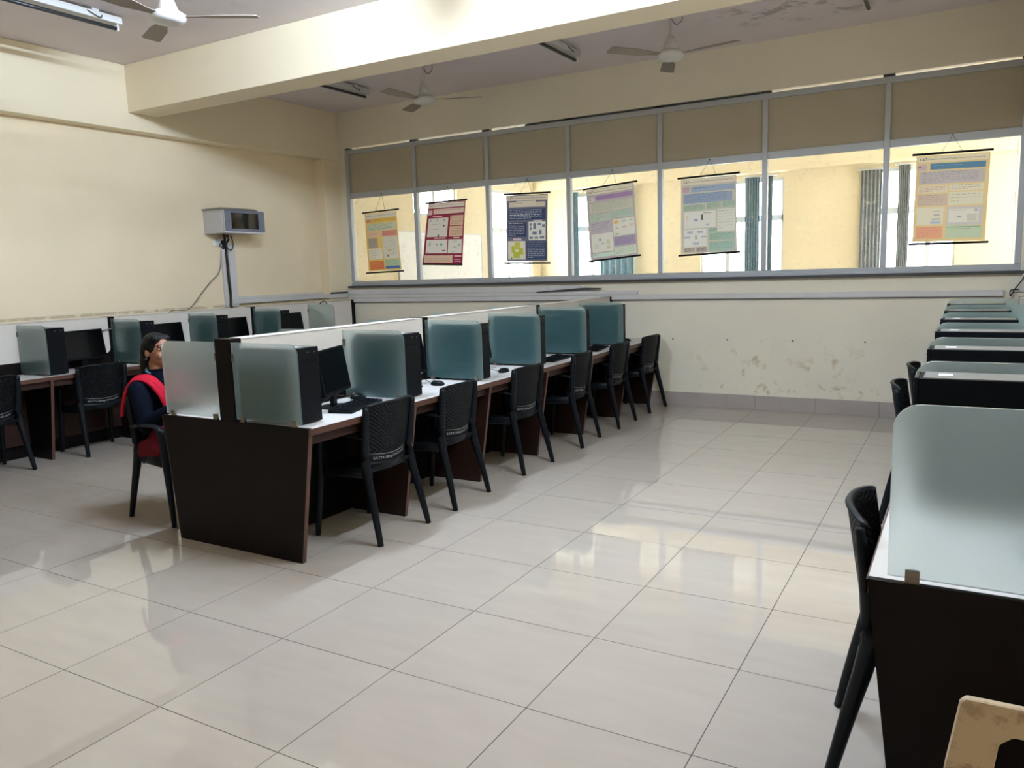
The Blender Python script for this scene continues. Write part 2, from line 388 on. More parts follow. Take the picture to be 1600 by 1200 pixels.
struct('trim_8', MB().box(1.72, 2.05, 8.2, 8.55, 0, FZ), m_far, 'pale yellow column in the room beyond')
m_wframe = mat('white_window_frame', (.62, .64, .66), rough=.4)
for k, (a, b, z0, z1) in enumerate(far_holes):
    f = struct('window_%d' % (k+2), MB().box(a, b, FY1+.05, FY1+.11, z0, z0+.06), m_wframe, 'white framed outer window in the room beyond, number %d from the left' % (k+1))
    obj('frame_rail', MB().box(a, b, FY1+.05, FY1+.11, z1-.06, z1), m_wframe, f)
    obj('frame_rail', MB().box(a, b, FY1+.05, FY1+.11, 2.28, 2.38), m_wframe, f)
    for t in (0, .33, .66, 1): obj('mullion', MB().box(a+(b-a)*t-.035, a+(b-a)*t+.035, FY1+.05, FY1+.11, z0+.06, z1-.06), m_wframe, f)
for k, (a, b, z0, z1) in enumerate(left_holes):
    f = struct('window_%d' % (k+5), MB().box(FX0-.11, FX0-.05, a, b, z0, z0+.06), m_wframe, ['small high window above the whiteboard', 'tall side window in the room beyond'][k])
    obj('frame_rail', MB().box(FX0-.11, FX0-.05, a, b, z1-.06, z1), m_wframe, f)
    if k: obj('frame_rail', MB().box(FX0-.11, FX0-.05, a, b, 2.25, 2.35), m_wframe, f)
    for t in (0, .5, 1): obj('mullion', MB().box(FX0-.11, FX0-.05, a+(b-a)*t-.035, a+(b-a)*t+.035, z0+.06, z1-.06), m_wframe, f)
# whiteboard + curtains
wbd = thing('whiteboard', 'large whiteboard on the side wall of the room beyond the glass', 'whiteboard', (FX0, 8.75, 1.1))
obj('board', MB().box(.003, .02, -1.2, 1.2, .02, 1.09), m_white, wbd)
obj('frame', MB().box(.001, .03, -1.22, 1.22, 1.09, 1.11).box(.001, .03, -1.22, 1.22, 0, .02).box(.001, .03, -1.22, -1.2, .02, 1.09).box(.001, .03, 1.2, 1.22, .02, 1.09), m_wframe, wbd)
def curtain(x0, x1, z0, z1, col, label):
    m = mat('curtain_%s' % col, {'blue': (.15, .28, .37), 'grey': (.28, .32, .36)}[col], rough=.9, var=.25, vscale=22)
    n = 28; pts = []
    mb = MB(); vs = []; fs = []
    for i in range(n+1):
        x = x0+(x1-x0)*i/n; y = FY1-.09+.035*math.sin(i*1.25)
        for dy in (0, .006): vs += [(x, y+dy, z0), (x, y+dy, z1)]
    for i in range(n):
        a, b = i*4, (i+1)*4
        fs += [(a, b, b+1, a+1), (a+2, a+3, b+3, b+2), (a+1, b+1, b+3, a+3), (a, a+2, b+2, b)]
    fs += [(0, 1, 3, 2), (n*4, n*4+2, n*4+3, n*4+1)]
    t = thing('curtain', label, 'curtain', (0, 0, 0)); obj('fabric', mb.add(vs, fs), m, t, smooth=True)
    obj('rod', MB().sweep([(x0-.06, FY1-.075, z1+.015), (x1+.06, FY1-.075, z1+.015)], .012).box(x0-.055, x0-.035, FY1-.075, FY1+.001, z1+.005, z1+.025).box(x1+.035, x1+.055, FY1-.075, FY1+.001, z1+.005, z1+.025), m_wframe, t)
curtain(-5.66, -5.46, .5, 3.04, 'blue', 'narrow blue curtain seen left of the grey and purple poster')
curtain(-5.0, -4.3, .5, 3.04, 'blue', 'gathered blue curtain seen below the grey and purple poster')
curtain(-2.19, -1.94, .5, 3.04, 'blue', 'blue curtain seen just left of the fifth mullion')
curtain(-1.83, -1.72, .5, 3.04, 'blue', 'thin strip of blue curtain seen just right of the fifth mullion')
curtain(-.30, .02, .5, 3.0, 'grey', 'grey patterned curtain seen left of the sixth mullion')
curtain(.26, .43, .5, 3.04, 'grey', 'narrow grey curtain seen left of the blue-titled poster')
# ================================================================== DESK ROWS
def rounded(x0, x1, z0, z1, r, corner):
    """rectangle with one rounded top corner ('hi' = at x1, 'lo' = at x0)"""
    arc = [(math.cos(a), math.sin(a)) for a in [PI/2*i/8 for i in range(9)]]
    if corner == 'hi': return [(x0, z0), (x1, z0)] + [(x1-r+r*c, z1-r+r*s) for c, s in arc] + [(x0, z1)]
    return [(x0, z0), (x1, z0), (x1, z1)] + [(x0+r-r*s, z1-r+r*c) for c, s in arc]
def side_panel(parent, y, xe, xp, lead, thick=.025, name='side_panel', m=None):
    """tapered end or dividing panel; xe = desk edge side, xp = partition side"""
    s = 1 if xe > xp else -1
    pts = [(xp, 0.0), (xe-s*.115, 0.0), (xe, .715), (xp, .715)]
    o = obj(name, MB().prism(pts, y-thick/2, y+thick/2), m or m_wood, parent)
    obj('edge_band', MB().prism([(xe-s*.115, 0.001), (xe-s*.112, 0.001), (xe+s*.003, .715), (xe, .715)], y-thick/2, y+thick/2), m_edge, o)
    return o
def glass_div(parent, y, x0, x1, corner):
    o = obj('glass_divider', MB().prism(rounded(x0, x1, .765, 1.195, .06, corner), y-.004, y+.004), m_frost, parent)
    xi, xo = (x0, x1) if corner == 'hi' else (x1, x0); s = 1 if xo > xi else -1
    for x in (xi+s*.05, xo-s*.055): obj('clip', MB().box(x-.016, x+.016, y-.009, y+.009, .751, .785), m_clip, o, bevel=.002)
    obj('clip', MB().box(min(xi-s*.012, xi+s*.012), max(xi-s*.012, xi+s*.012), y-.010, y+.010, 1.09, 1.135), m_clip, o, bevel=.002)
    return o
def worktop(parent, xe, xp, y0, y1):
    lo, hi = min(xe, xp), max(xe, xp); s = 1 if xe > xp else -1
    obj('worktop', MB().box(lo+(.004 if s < 0 else 0), hi-(.004 if s > 0 else 0), y0+.004, y1, .72, .75), m_top, parent)
    obj('edge_band', MB().box(min(xe, xe-s*.004), max(xe, xe-s*.004), y0, y1, .715, .7495).box(lo, hi, y0, y0+.004, .715, .7495), m_edge, parent)
    obj('support_rail', MB().box(min(xe-s*.03, xe-s*.055), max(xe-s*.03, xe-s*.055), y0+.03, y1-.03, .66, .72), m_inner, parent)
def board_face(parent, x, sgn, ya, yb, z0=.80, zt=1.208):
    """white laminate board with two rounded lower corners, set on the dark partition"""
    r = .05; pts = [(ya, zt)]
    pts += [(ya+r-r*math.cos(a), z0+r-r*math.sin(a)) for a in [PI/2*i/6 for i in range(7)]]
    pts += [(yb-r+r*math.sin(a), z0+r-r*math.cos(a)) for a in [PI/2*i/6 for i in range(7)]] + [(yb, zt)]
    obj('partition_board', MB().prism(pts, min(x, x+sgn*.006), max(x, x+sgn*.006), 'x'), m_board, parent)
def partition(parent, x0, x1, ks, faces):
    ya, yb = gy(ks[0]), gy(ks[-1])
    obj('partition_core', MB().box(x0+.006, x1-.006, ya, yb, .0, 1.205), m_wood, parent)
    obj('partition_cap', MB().box(x0, x1, ya+.05, yb, 1.205, 1.212), m_board, parent)
    for i, k in enumerate(ks):
        y = gy(k); p0, p1 = (y-.0125, y+.07) if i == 0 else ((y-.07, y) if i == len(ks)-1 else (y-.035, y+.035))
        obj('partition_post', MB().box(x0-.001, x1+.001, p0, p1, .0, 1.214), m_wood, parent)
    for i in range(len(ks)-1):
        a, b = gy(ks[i])+(.07 if i == 0 else .035), gy(ks[i+1])-(.07 if i == len(ks)-2 else .035)
        for f in faces: board_face(parent, x1-.006 if f > 0 else x0+.006, f, a, b, .86 if x0 < -5 else .80)
# centre island
isl = thing('workstation_island', 'long dark double-sided computer desk island with cream partition down the middle', 'desk', (-2.27, 3.4, 0))
ISL = isl
def base_parent(t):     # parts are built in world coordinates; counter the thing's own offset
    for c in kids(t):
        c.location = Vector(c.location) - Vector(t.location)
partition(isl, -2.33, -2.21, [6, 4, 2, 0], (1, -1))
worktop(isl, -1.65, -2.21, gy(6)-.0125, gy(0)); worktop(isl, -2.835, -2.33, gy(6)-.0125, gy(0))
obj('end_panel', MB().prism([(-2.765, 0), (-1.768, 0), (-1.654, .7525), (-2.834, .7525)], gy(6)-.0165, gy(6)+.006), m_wood, isl)
obj('edge_band', MB().prism([(-1.768, 0.001), (-1.764, 0.001), (-1.649, .748), (-1.654, .748)], gy(6)-.0165, gy(6)+.0085), m_edge, isl)
obj('edge_band', MB().prism([(-2.765, 0.001), (-2.769, 0.001), (-2.839, .748), (-2.834, .748)], gy(6)-.0165, gy(6)+.0085), m_edge, isl)
for k in (5, 4, 3, 2, 1, 0):
    y = gy(k) - (.013 if k == 0 else 0)
    side_panel(isl, y, -1.654, -2.20, 1, m=m_inner); side_panel(isl, y, -2.831, -2.34, 1, m=m_inner)
for k in (6, 5, 4, 3, 2, 1):
    glass_div(isl, gy(k), -2.208, -1.715, 'hi'); glass_div(isl, gy(k), -2.808, -2.332, 'lo')
base_parent(isl)
# left row
lrow = thing('workstation_row', 'dark computer desk row against the left wall under the network cabinet', 'desk', (-5.85, 2.6, 0))
XE = -5.58
partition(lrow, -6.17, -6.045, [8, 6, 4, 2, 0], (1,))
worktop(lrow, XE, -6.045, gy(8)-.0125, gy(0))
for k in range(9): side_panel(lrow, gy(k)-(.013 if k == 0 else 0), XE-.004, -6.04, 1, m=m_wood)
obj('modesty_panel', MB().box(-6.035, -6.015, gy(8), gy(0), .12, .70), m_inner, lrow)
for k in range(1, 9): glass_div(lrow, gy(k), -6.043, -5.60, 'hi')
base_parent(lrow)
# right row
rrow = thing('workstation_row', 'dark computer desk row along the right edge, nearest the camera', 'desk', (1.4, 2.9, 0))
partition(rrow, 1.66, 1.785, [7, 5, 3, 1, 0], (-1,))
worktop(rrow, 1.105, 1.66, gy(7)-.0125, gy(0))
obj('end_panel', MB().prism([(1.655, 0), (1.198, 0), (1.108, .7525), (1.655, .7525)], gy(7)-.0165, gy(7)+.006), m_wood, rrow)
for k in range(7): side_panel(rrow, gy(k)-(.013 if k == 0 else 0), 1.109, 1.655, 1, m=m_inner)
for k in range(1, 8): glass_div(rrow, gy(k), 1.152, 1.657, 'lo')
base_parent(rrow)

# ================================================================== COMPUTERS
NUM = ['nearest', 'second nearest', 'third nearest', 'fourth nearest', 'fifth nearest', 'farthest']
# tower: local front = +X, base centre at origin
tw = thing('computer_tower', '', 'computer', (0, 0, 0))
obj('case', MB().box(-.20, .193, -.083, .083, .008, .412), m_blackm, tw, bevel=.003)
obj('front_bezel', MB().box(.193, .205, -.085, .085, .006, .415), m_black, tw, bevel=.004)
obj('top_panel', MB().box(-.19, .18, -.078, .078, .412, .4145), m_grey, tw)
obj('button', MB().box(.205, .2075, .045, .055, .385, .392), m_clip, tw)
obj('button', MB().box(.205, .2075, -.005, .008, .386, .391), m_clip, tw)
obj('disc_slot', MB().box(.205, .206, -.07, .07, .335, .350), m_blackm, tw)
obj('price_sticker', MB().box(.10, .14, -.03, .02, .4146, .4152), m_white, tw)
for sx in (-.17, .16):
    for sy in (-.06, .06): obj('foot', MB().box(sx-.015, sx+.015, sy-.012, sy+.012, 0, .008), m_black, tw)
# monitor: faces +X
mo = thing('monitor', '', 'monitor', (0, 0, 0))
TM = Matrix.Translation((0, 0, .09)) @ Matrix.Rotation(deg(-9), 4, 'Y') @ Matrix.Translation((0, 0, -.09))
obj('bezel', MB().box(-.018, .012, -.222, .222, .085, .362, TM), m_black, mo, bevel=.004)
obj('screen', MB().box(.012, .0125, -.208, .208, .108, .350, TM), m_screen, mo)
obj('stand', MB().box(-.04, -.015, -.03, .03, .008, .16), m_black, mo, bevel=.004)
obj('base', MB().lathe([(0, .012), (.085, .010), (.10, .004), (.10, 0), (0, 0)], (-.02, 0, 0)), m_black, mo)
# keyboard: long axis Y, user on +X side
kb = thing('keyboard', '', 'keyboard', (0, 0, 0))
obj('tray', MB().prism([(-.075, 0), (.075, 0), (.075, .012), (-.075, .022)], -.225, .225), m_black, kb, bevel=.003)
km = MB()
for r in range(6):
    n = 14; x = -.062 + r*.0245 + (.004 if r else -.003)
    for c in range(n):
        if r == 5 and 4 <= c <= 8:
            if c == 4: km.box(x-.009, x+.009, -.213+4*.0225, -.213+9*.0225-.003, .013, .0185)
            continue
        z = .021 - (x+.075)/.15*.010
        km.box(x-.009, x+.009, -.213+c*.0225, -.213+c*.0225+.019, z-.002, z+.005)
    for c in range(3): 
        y = .112 + c*.034; z = .021 - (x+.075)/.15*.010
        km.box(x-.009, x+.009, y, y+.028, z-.002, z+.005)
tag(obj('keys', km, m_blackm, kb), kind='stuff')
# mouse
ms = thing('mouse', '', 'mouse', (0, 0, 0))
mb = MB()
mb.ball((0, 0, .012), (.058, .032, .024)); me = mb.mesh('shell')
for v in me.vertices: v.co.z = max(v.co.z, .001)
obj('shell', me, m_black, ms, smooth=True)
obj('wheel', MB().sweep([(-.03, -.004, .033), (-.03, .004, .033)], .007, seg=10), m_grey, ms)
obj('cable', MB().sweep(smoothpath([(-.055, 0, .010), (-.10, .01, .030), (-.16, .04, .035), (-.22, .03, .012), (-.27, -.02, .004)]), .0022, seg=6), m_cable, ms)
used = {}
def put(proto, loc, rz, label, group, skip=()):
    if proto.name not in used:
        used[proto.name] = [proto, loc, rz, label, group]    # moved at the end so that copies stay clean
        proto.location = loc; proto.rotation_euler = (0, 0, rz); proto['label'] = label; proto['group'] = group; return proto
    return dup(proto, loc, rz, label, group, skip)
# island, aisle side
for i, k in enumerate((6, 5, 4, 3, 2, 1)):
    put(tw, (-1.972, gy(k)+(.125, .150, .108, .108, .105, .105)[i], .75), 0, '%s black computer tower on the aisle side of the centre island' % NUM[i], 'towers on the centre island')
# left row
for k, l in ((7, 'black computer tower cut by the left edge of the photo, on the wall desk'), (5, 'black computer tower on the wall desk behind the glass left of the seated woman'), (4, 'black computer tower on the wall desk right behind the seated woman\'s head'), (3, 'black computer tower on the wall desk below the network cabinet'), (2, 'farthest black computer tower on the wall desk, near the window corner')):
    put(tw, (-5.86, gy(k)+.115, .75), 0, l, 'towers on the left wall desk')
# right row
for i, k in enumerate((6, 5, 4, 3, 2, 1)):
    put(tw, (1.365, gy(k)-.115, .75), PI, '%s black computer tower with grey top on the right desk row' % NUM[i], 'towers on the right desk row')
# monitors
put(mo, (-2.00, 1.30, .75), deg(22), 'black monitor turned towards the aisle in the nearest bay of the centre island', 'monitors on the centre island')
for i, k in enumerate((4, 3, 2, 1, 0)):
    put(mo, (-2.06, gy(k+1)+.50, .75), deg(6), 'black monitor on the aisle side of the centre island, %s bay' % NUM[i+1].replace(' nearest', ''), 'monitors on the centre island')
for k, dy, a, l in ((6, -.37, 8, 'black monitor cut by the left edge of the photo, on the wall desk'), (5, .54, 6, 'black monitor between two towers on the wall desk, left of the seated woman'), (4, .54, 6, 'black monitor on the wall desk just above the seated woman\'s head'), (3, .52, 6, 'black monitor on the wall desk under the network cabinet'), (2, .50, 6, 'farthest black monitor on the wall desk')):
    put(mo, (-5.93, gy(k)+dy, .74 if False else .75), deg(a), l, 'monitors on the left wall desk')
for i, k in enumerate((7, 6, 5, 4)):
    put(mo, (1.53, gy(k)+.36, .75), PI, 'black monitor on the right desk row behind the %s frosted glass' % NUM[i], 'monitors on the right desk row')
put(kb, (-1.885, 1.335, .75), deg(16), 'black keyboard in front of the turned monitor on the centre island', 'keyboards')
put(kb, (-1.84, gy(3)+.52, .75), deg(4), 'black keyboard in the fourth bay of the centre island', 'keyboards')
put(kb, (-1.84, gy(2)+.50, .75), deg(10), 'black keyboard in the fifth bay of the centre island, under a paper sheet', 'keyboards')
put(ms, (-2.10, 1.60, .75), deg(70), 'black mouse behind the keyboard in the nearest bay of the centre island', 'mice')
put(ms, (-1.935, 2.255, .75), deg(0), 'black mouse with looped cable in the second bay of the centre island', 'mice')
put(ms, (-1.84, 3.02, .75), deg(80), 'black mouse at the desk edge in the third bay of the centre island', 'mice')
put(ms, (-1.86, gy(1)+.42, .75), deg(30), 'black mouse in the farthest bay of the centre island', 'mice')

# ================================================================== CHAIRS
def make_chair():
    t = thing('armchair', '', 'chair', (0, 0, 0))
    def bx(u, z):        # rear surface of the back
        v = (z-.42)/.39; return -.165 - .06*v + .058*u*u
    hw = lambda z: .205 + .010*(z-.42)/.39
    def shell(z0f, z1f, nu, nv, th, off=0):
        vs = []; fs = []
        for s in (0, 1):
            for j in range(nv+1):
                for i in range(nu+1):
                    u = -1+2*i/nu; z0, z1 = z0f(u), z1f(u); z = z0+(z1-z0)*j/nv
                    vs.append((bx(u, z)+off+s*th, u*hw(z), z))
        N = (nu+1)*(nv+1); I = lambda s, i, j: s*N+j*(nu+1)+i
        for j in range(nv):
            for i in range(nu):
                fs += [(I(0, i, j), I(0, i, j+1), I(0, i+1, j+1), I(0, i+1, j)), (I(1, i, j), I(1, i+1, j), I(1, i+1, j+1), I(1, i, j+1))]
        for i in range(nu): fs += [(I(0, i, 0), I(0, i+1, 0), I(1, i+1, 0), I(1, i, 0)), (I(0, i, nv), I(1, i, nv), I(1, i+1, nv), I(0, i+1, nv))]
        for j in range(nv): fs += [(I(0, 0, j), I(1, 0, j), I(1, 0, j+1), I(0, 0, j+1)), (I(0, nu, j), I(0, nu, j+1), I(1, nu, j+1), I(1, nu, j))]
        return MB().add(vs, fs)
    obj('backrest', shell(lambda u: .503+.028*u*u, lambda u: .812-.016*u**4, 20, 8, .014), m_weave, t, smooth=False)
    obj('top_rim', MB().sweep([(bx(u, .812)+.007, u*hw(.81), .812-.016*u**4) for u in [-1+2*i/16 for i in range(17)]], (.012, .008), seg=8), m_chair, t, smooth=True)
    obj('bead', MB().sweep([(bx(u, .50)-.001, u*hw(.50)*.96, .500+.028*u*u) for u in [-1+2*i/16 for i in range(17)]], .0025, seg=6), m_grey, t)
    obj('back_band', shell(lambda u: .452+.02*u*u, lambda u: .500+.028*u*u, 20, 2, .014, .004), m_black, t)
    obj('apron', shell(lambda u: .405-.035*u**6, lambda u: .454+.02*u*u, 20, 3, .02, -.002), m_chair, t, smooth=True)
    vs, fs = text_mesh('SATTC/Bldg/1F-CL-R10', .021)
    w0 = max(abs(v.x) for v in vs); mp = []
    for v in vs:
        u = -v.x/w0*.68; z = .476+.024*u*u+v.y
        mp.append((bx(u, z)+.004-.0012, u*hw(z), z))
    obj('handwritten_code', MB().add(mp, fs), m_ink, t)
    # seat
    vs = []; fs = []; nx, ny = 10, 10
    for s in (0, 1):
        for i in range(nx+1):
            for j in range(ny+1):
                a = i/nx; b = -1+2*j/ny
                x = -.16+.37*a; y = b*(.205+.02*a); z = .438-.016*(1-b*b)*math.sin(PI*min(1, a*1.1))-.02*max(0, a-.85)/.15
                vs.append((x, y, z-.022*s))
    N = (nx+1)*(ny+1); I = lambda s, i, j: s*N+i*(ny+1)+j
    for i in range(nx):
        for j in range(ny): fs += [(I(0, i, j), I(0, i+1, j), I(0, i+1, j+1), I(0, i, j+1)), (I(1, i, j), I(1, i, j+1), I(1, i+1, j+1), I(1, i+1, j))]
    for i in range(nx): fs += [(I(0, i, 0), I(1, i, 0), I(1, i+1, 0), I(0, i+1, 0)), (I(0, i, ny), I(0, i+1, ny), I(1, i+1, ny), I(1, i, ny))]
    for j in range(ny): fs += [(I(0, 0, j), I(0, 0, j+1), I(1, 0, j+1), I(1, 0, j)), (I(0, nx, j), I(1, nx, j), I(1, nx, j+1), I(0, nx, j+1))]
    obj('seat', MB().add(vs, fs), m_weave, t)
    for s in (-1, 1):
        # side skirt under the seat
        obj('seat_rail', MB().sweep([(-.16, s*.205, .415), (.0, s*.213, .405), (.19, s*.222, .40)], (.012, .03), seg=8), m_chair, t, smooth=True)
        # rear leg runs on up into the side of the back
        obj('leg', MB().sweep(smoothpath([(-.245, s*.232, 0), (-.195, s*.218, .22), (-.145, s*.205, .43), (-.145, s*.208, .55), (-.165, s*.214, .70), (-.178, s*.214, .795)], 3),
            [(.017+.010*min(1, i/6)-.008*max(0, (i-8)/7), .016+.013*min(1, i/6)-.018*max(0, (i-8)/8)) for i in range(16)], seg=10), m_chair, t, smooth=True)
        # front leg and arm
        obj('leg', MB().sweep(smoothpath([(.235, s*.235, 0), (.215, s*.230, .22), (.195, s*.226, .42), (.185, s*.226, .56), (.165, s*.226, .61)], 3), [(.016+.010*min(1, i/6), .016+.012*min(1, i/6)) for i in range(13)], seg=10), m_chair, t, smooth=True)
        obj('arm_rest', MB().sweep(smoothpath([(-.150, s*.212, .615), (-.06, s*.222, .630), (.06, s*.228, .638), (.14, s*.228, .632), (.185, s*.227, .60)], 4), [(.024, .011)]*17, seg=10), m_chair, t, smooth=True)
    obj('front_apron', MB().box(.175, .195, -.215, .215, .375, .425), m_chair, t, bevel=.006)
    return t
ch = make_chair()
ys = [1.325, 2.055, 3.03, 4.01, 4.895, 5.79]
rz = [PI+.0, PI+.06, PI-.02, PI+.08, PI+.02, PI-.03]
for i in range(6):
    put(ch, (-1.795, ys[i], 0), rz[i], '%s black woven plastic armchair on the aisle side of the centre island' % NUM[i], 'black armchairs')
put(ch, (-5.70, 2.055, 0), PI-.10, 'black plastic armchair at the wall desk, left of the seated woman', 'black armchairs')
put(ch, (-5.715, 1.09, 0), PI, 'black plastic armchair at the wall desk cut by the left edge of the photo', 'black armchairs')
put(ch, (1.226, .29, 0), .06, 'black plastic armchair in the right foreground beside the near end of the right desk', 'black armchairs')
put(ch, (1.15, 2.90, 0), .0, 'black plastic armchair peeking out left of the second black tower on the right row', 'black armchairs')
put(ch, (1.18, 3.82, 0), .0, 'black plastic armchair peeking out left of the third black tower on the right row', 'black armchairs')
WC = put(ch, (-3.20, 1.055, 0), -.06, 'black plastic armchair on which the woman in the navy jacket sits', 'black armchairs')

# cream plastic chair in the near corner (only its back shows)
cc = thing('plastic_chair', 'dirty cream plastic chair in the bottom right corner, in front of the dark end panel', 'chair', (1.53, -.60, 0))
m_cream = stained_wall('dirty_cream_plastic', (.60, .45, .29), [((1.5, -.84, .6), (.4, .3, .4), .55, 22, .52)], (.20, .13, .06))
def ypt(x, z, d=0): return -.19-.06*(z-.42)/.4+d
pts_o = [(-.165, .42), (-.205, .60), (-.217, .79), (-.205, .815), (0, .812), (.205, .815), (.217, .79), (.205, .60), (.165, .42)]
bmx = MB()
def slab(poly):
    n = len(poly); vs = [(x, ypt(x, z), z) for x, z in poly] + [(x, ypt(x, z, .02), z) for x, z in poly]
    bmx.add(vs, [tuple(range(n)), tuple(range(2*n-1, n-1, -1))] + [(i, n+i, n+(i+1) % n, (i+1) % n) for i in range(n)])
outer = [(-.212, .818), (0, .820), (.212, .818), (.219, .808), (.236, .68), (.246, .55), (.215, .42), (0, .42), (-.215, .42), (-.246, .55), (-.236, .68), (-.219, .808)]
inner = [(-.140, .762), (0, .765), (.140, .762), (.160, .742), (.168, .66), (.160, .56), (.13, .50), (0, .50), (-.13, .50), (-.160, .56), (-.168, .66), (-.160, .742)]
n = len(outer); vs = [(x, ypt(x, z, d), z) for d in (0, .02) for x, z in outer+inner]; fs = []
for i in range(n):
    j = (i+1) % n; fs += [(i, j, n+j, n+i), (2*n+i, 3*n+i, 3*n+j, 2*n+j), (i, 2*n+i, 2*n+j, j), (n+i, n+j, 3*n+j, 3*n+i)]
bmx.add(vs, fs)
for x in (): slab([(x-.018, .495), (x+.018, .495), (x+.018, .75), (x-.018, .75)])
obj('backrest', bmx, m_cream, cc, bevel=.006)
obj('seat', MB().prism([(-.20, -.19), (.20, -.19), (.22, .20), (-.22, .20)], .40, .43, 'z'), m_cream, cc, bevel=.01)
for sx in (-1, 1):
    for sy, fy in ((-.17, -.24), (.18, .21)): obj('leg', MB().sweep([(sx*.18, sy, .41), (sx*.215, fy, 0)], [.026, .018], seg=8), m_cream, cc, smooth=True)

# ================================================================== WOMAN
def remesh(o, vox, it=6):
    r = o.modifiers.new('remesh', 'REMESH'); r.mode = 'VOXEL'; r.voxel_size = vox; r.use_smooth_shade = True
    s = o.modifiers.new('smooth', 'SMOOTH'); s.iterations = it; s.factor = .5
    return o
wm = thing('person', 'seated woman in a navy jacket and red scarf, face half behind the frosted glass', 'person', (-3.25, 1.07, 0))
hc = Vector((-.115, .01, 1.085))               # head centre (local)
tilt = Matrix.Rotation(-.12, 3, 'Z')
bd = MB()
bd.ball(hc+Vector((-.006, 0, .022)), (.094, .074, .092)); bd.ball(hc+Vector((.022, 0, -.035)), (.068, .056, .080))
bd.ball(hc+Vector((.040, 0, -.086)), (.032, .030, .026)); bd.ball(hc+Vector((.072, 0, .035)), (.024, .045, .035))
bd.sweep([hc+Vector((.085, 0, .012)), hc+Vector((.100, 0, -.022)), hc+Vector((.104, 0, -.032))], [.010, .014, .012], seg=10)
bd.ball(hc+Vector((.096, 0, -.034)), (.016, .017, .011))
for s in (-1, 1):
    bd.ball(hc+Vector((.066, s*.038, -.028)), (.026, .022, .026))
    bd.ball(hc+Vector((-.008, s*.077, -.012)), (.017, .010, .030)); bd.ball(hc+Vector((.080, s*.030, .036)), (.012, .022, .008))
bd.ball(hc+Vector((.084, 0, -.058)), (.014, .024, .007)); bd.ball(hc+Vector((.082, 0, -.068)), (.014, .021, .007))
bd.limb([hc+Vector((-.015, 0, -.05)), (-.125, .0, .955), (-.12, 0, .90)], [.052, .050, .060])
bd.limb([(-.12, 0, .85), (-.10, 0, .72), (-.05, 0, .58), (-.01, 0, .52)], [.10, .105, .115, .125])
for s in (-1, 1):
    bd.limb([(-.115, s*.06, .87), (-.115, s*.145, .845)], [.06, .055])
    el = (.0, s*.205, .625); wr = (.30, s*.10, .795)
    bd.limb([(-.115, s*.15, .84), el, wr], [.05, .038, .026])
    hb = Vector((.355, s*.085, .795)); bd.ball(hb, (.045, .036, .013))
    for j, (dy, l) in enumerate(((.026, .058), (.009, .068), (-.009, .064), (-.026, .050))):
        p = hb+Vector((.036, dy, 0)); bd.limb([p, p+Vector((l*.5, dy*.1, .010)), p+Vector((l*.9, dy*.2, -.012))], [.009, .0085, .007], seg=8)
    p = hb+Vector((-.012, -s*.034, -.002)); bd.limb([p, p+Vector((.03, -s*.022, -.004)), p+Vector((.058, -s*.024, -.012))], [.011, .010, .008], seg=8)
    bd.limb([(.0, s*.085, .525), (.36, s*.09, .53), (.40, s*.09, .30), (.37, s*.09, .08)], [.085, .062, .05, .035])
    bd.limb([(.36, s*.09, .045), (.48, s*.10, .035)], [.038, .030])
obj_body = obj('body', bd, m_skin, wm); remesh(obj_body, .0062, 4)
# jacket
jk = MB()
jk.limb([(-.12, 0, .875), (-.10, 0, .72), (-.045, 0, .58), (-.02, 0, .50)], [.105, .128, .135, .142])
jk.ball((-.10, 0, .78), (.115, .165, .13)); jk.ball((-.03, 0, .52), (.15, .175, .10))
for s in (-1, 1):
    jk.limb([(-.118, s*.09, .872), (-.115, s*.155, .840), (-.05, s*.185, .73), (.0, s*.205, .625), (.13, s*.165, .70), (.27, s*.11, .78)], [.062, .070, .060, .056, .046, .038])
remesh(obj('jacket', jk, m_navy, wm), .012, 5)
# kurta skirt + trousers
kt = MB()
kt.limb([(-.02, 0, .50), (.10, 0, .50)], [.15, .12]); kt.ball((.0, 0, .47), (.16, .195, .065))
for s in (-1, 1): kt.limb([(.0, s*.09, .515), (.36, s*.095, .535), (.37, s*.095, .42)], [.095, .078, .085])
kt.ball((-.02, -.20, .45), (.11, .035, .085)); kt.ball((.06, -.205, .44), (.10, .03, .08))
remesh(obj('kurta', kt, m_dred, wm), .014, 5)
tr = MB()
for s in (-1, 1): tr.limb([(.37, s*.092, .48), (.40, s*.092, .30), (.37, s*.092, .10)], [.075, .068, .058])
remesh(obj('trousers', tr, m_navy, wm), .014, 4)
for s in (-1, 1): obj('shoe', MB().ball((.42, s*.098, .036), (.115, .044, .036)), m_black, wm, smooth=True)
# collar
remesh(obj('collar', MB().sweep([(-.115+.078*math.cos(a), .070*math.sin(a), .938-.030*math.cos(a)) for a in [2*PI*i/20 for i in range(21)]], (.009, .018), seg=8, cap=False), m_blue, wm), .007, 2)
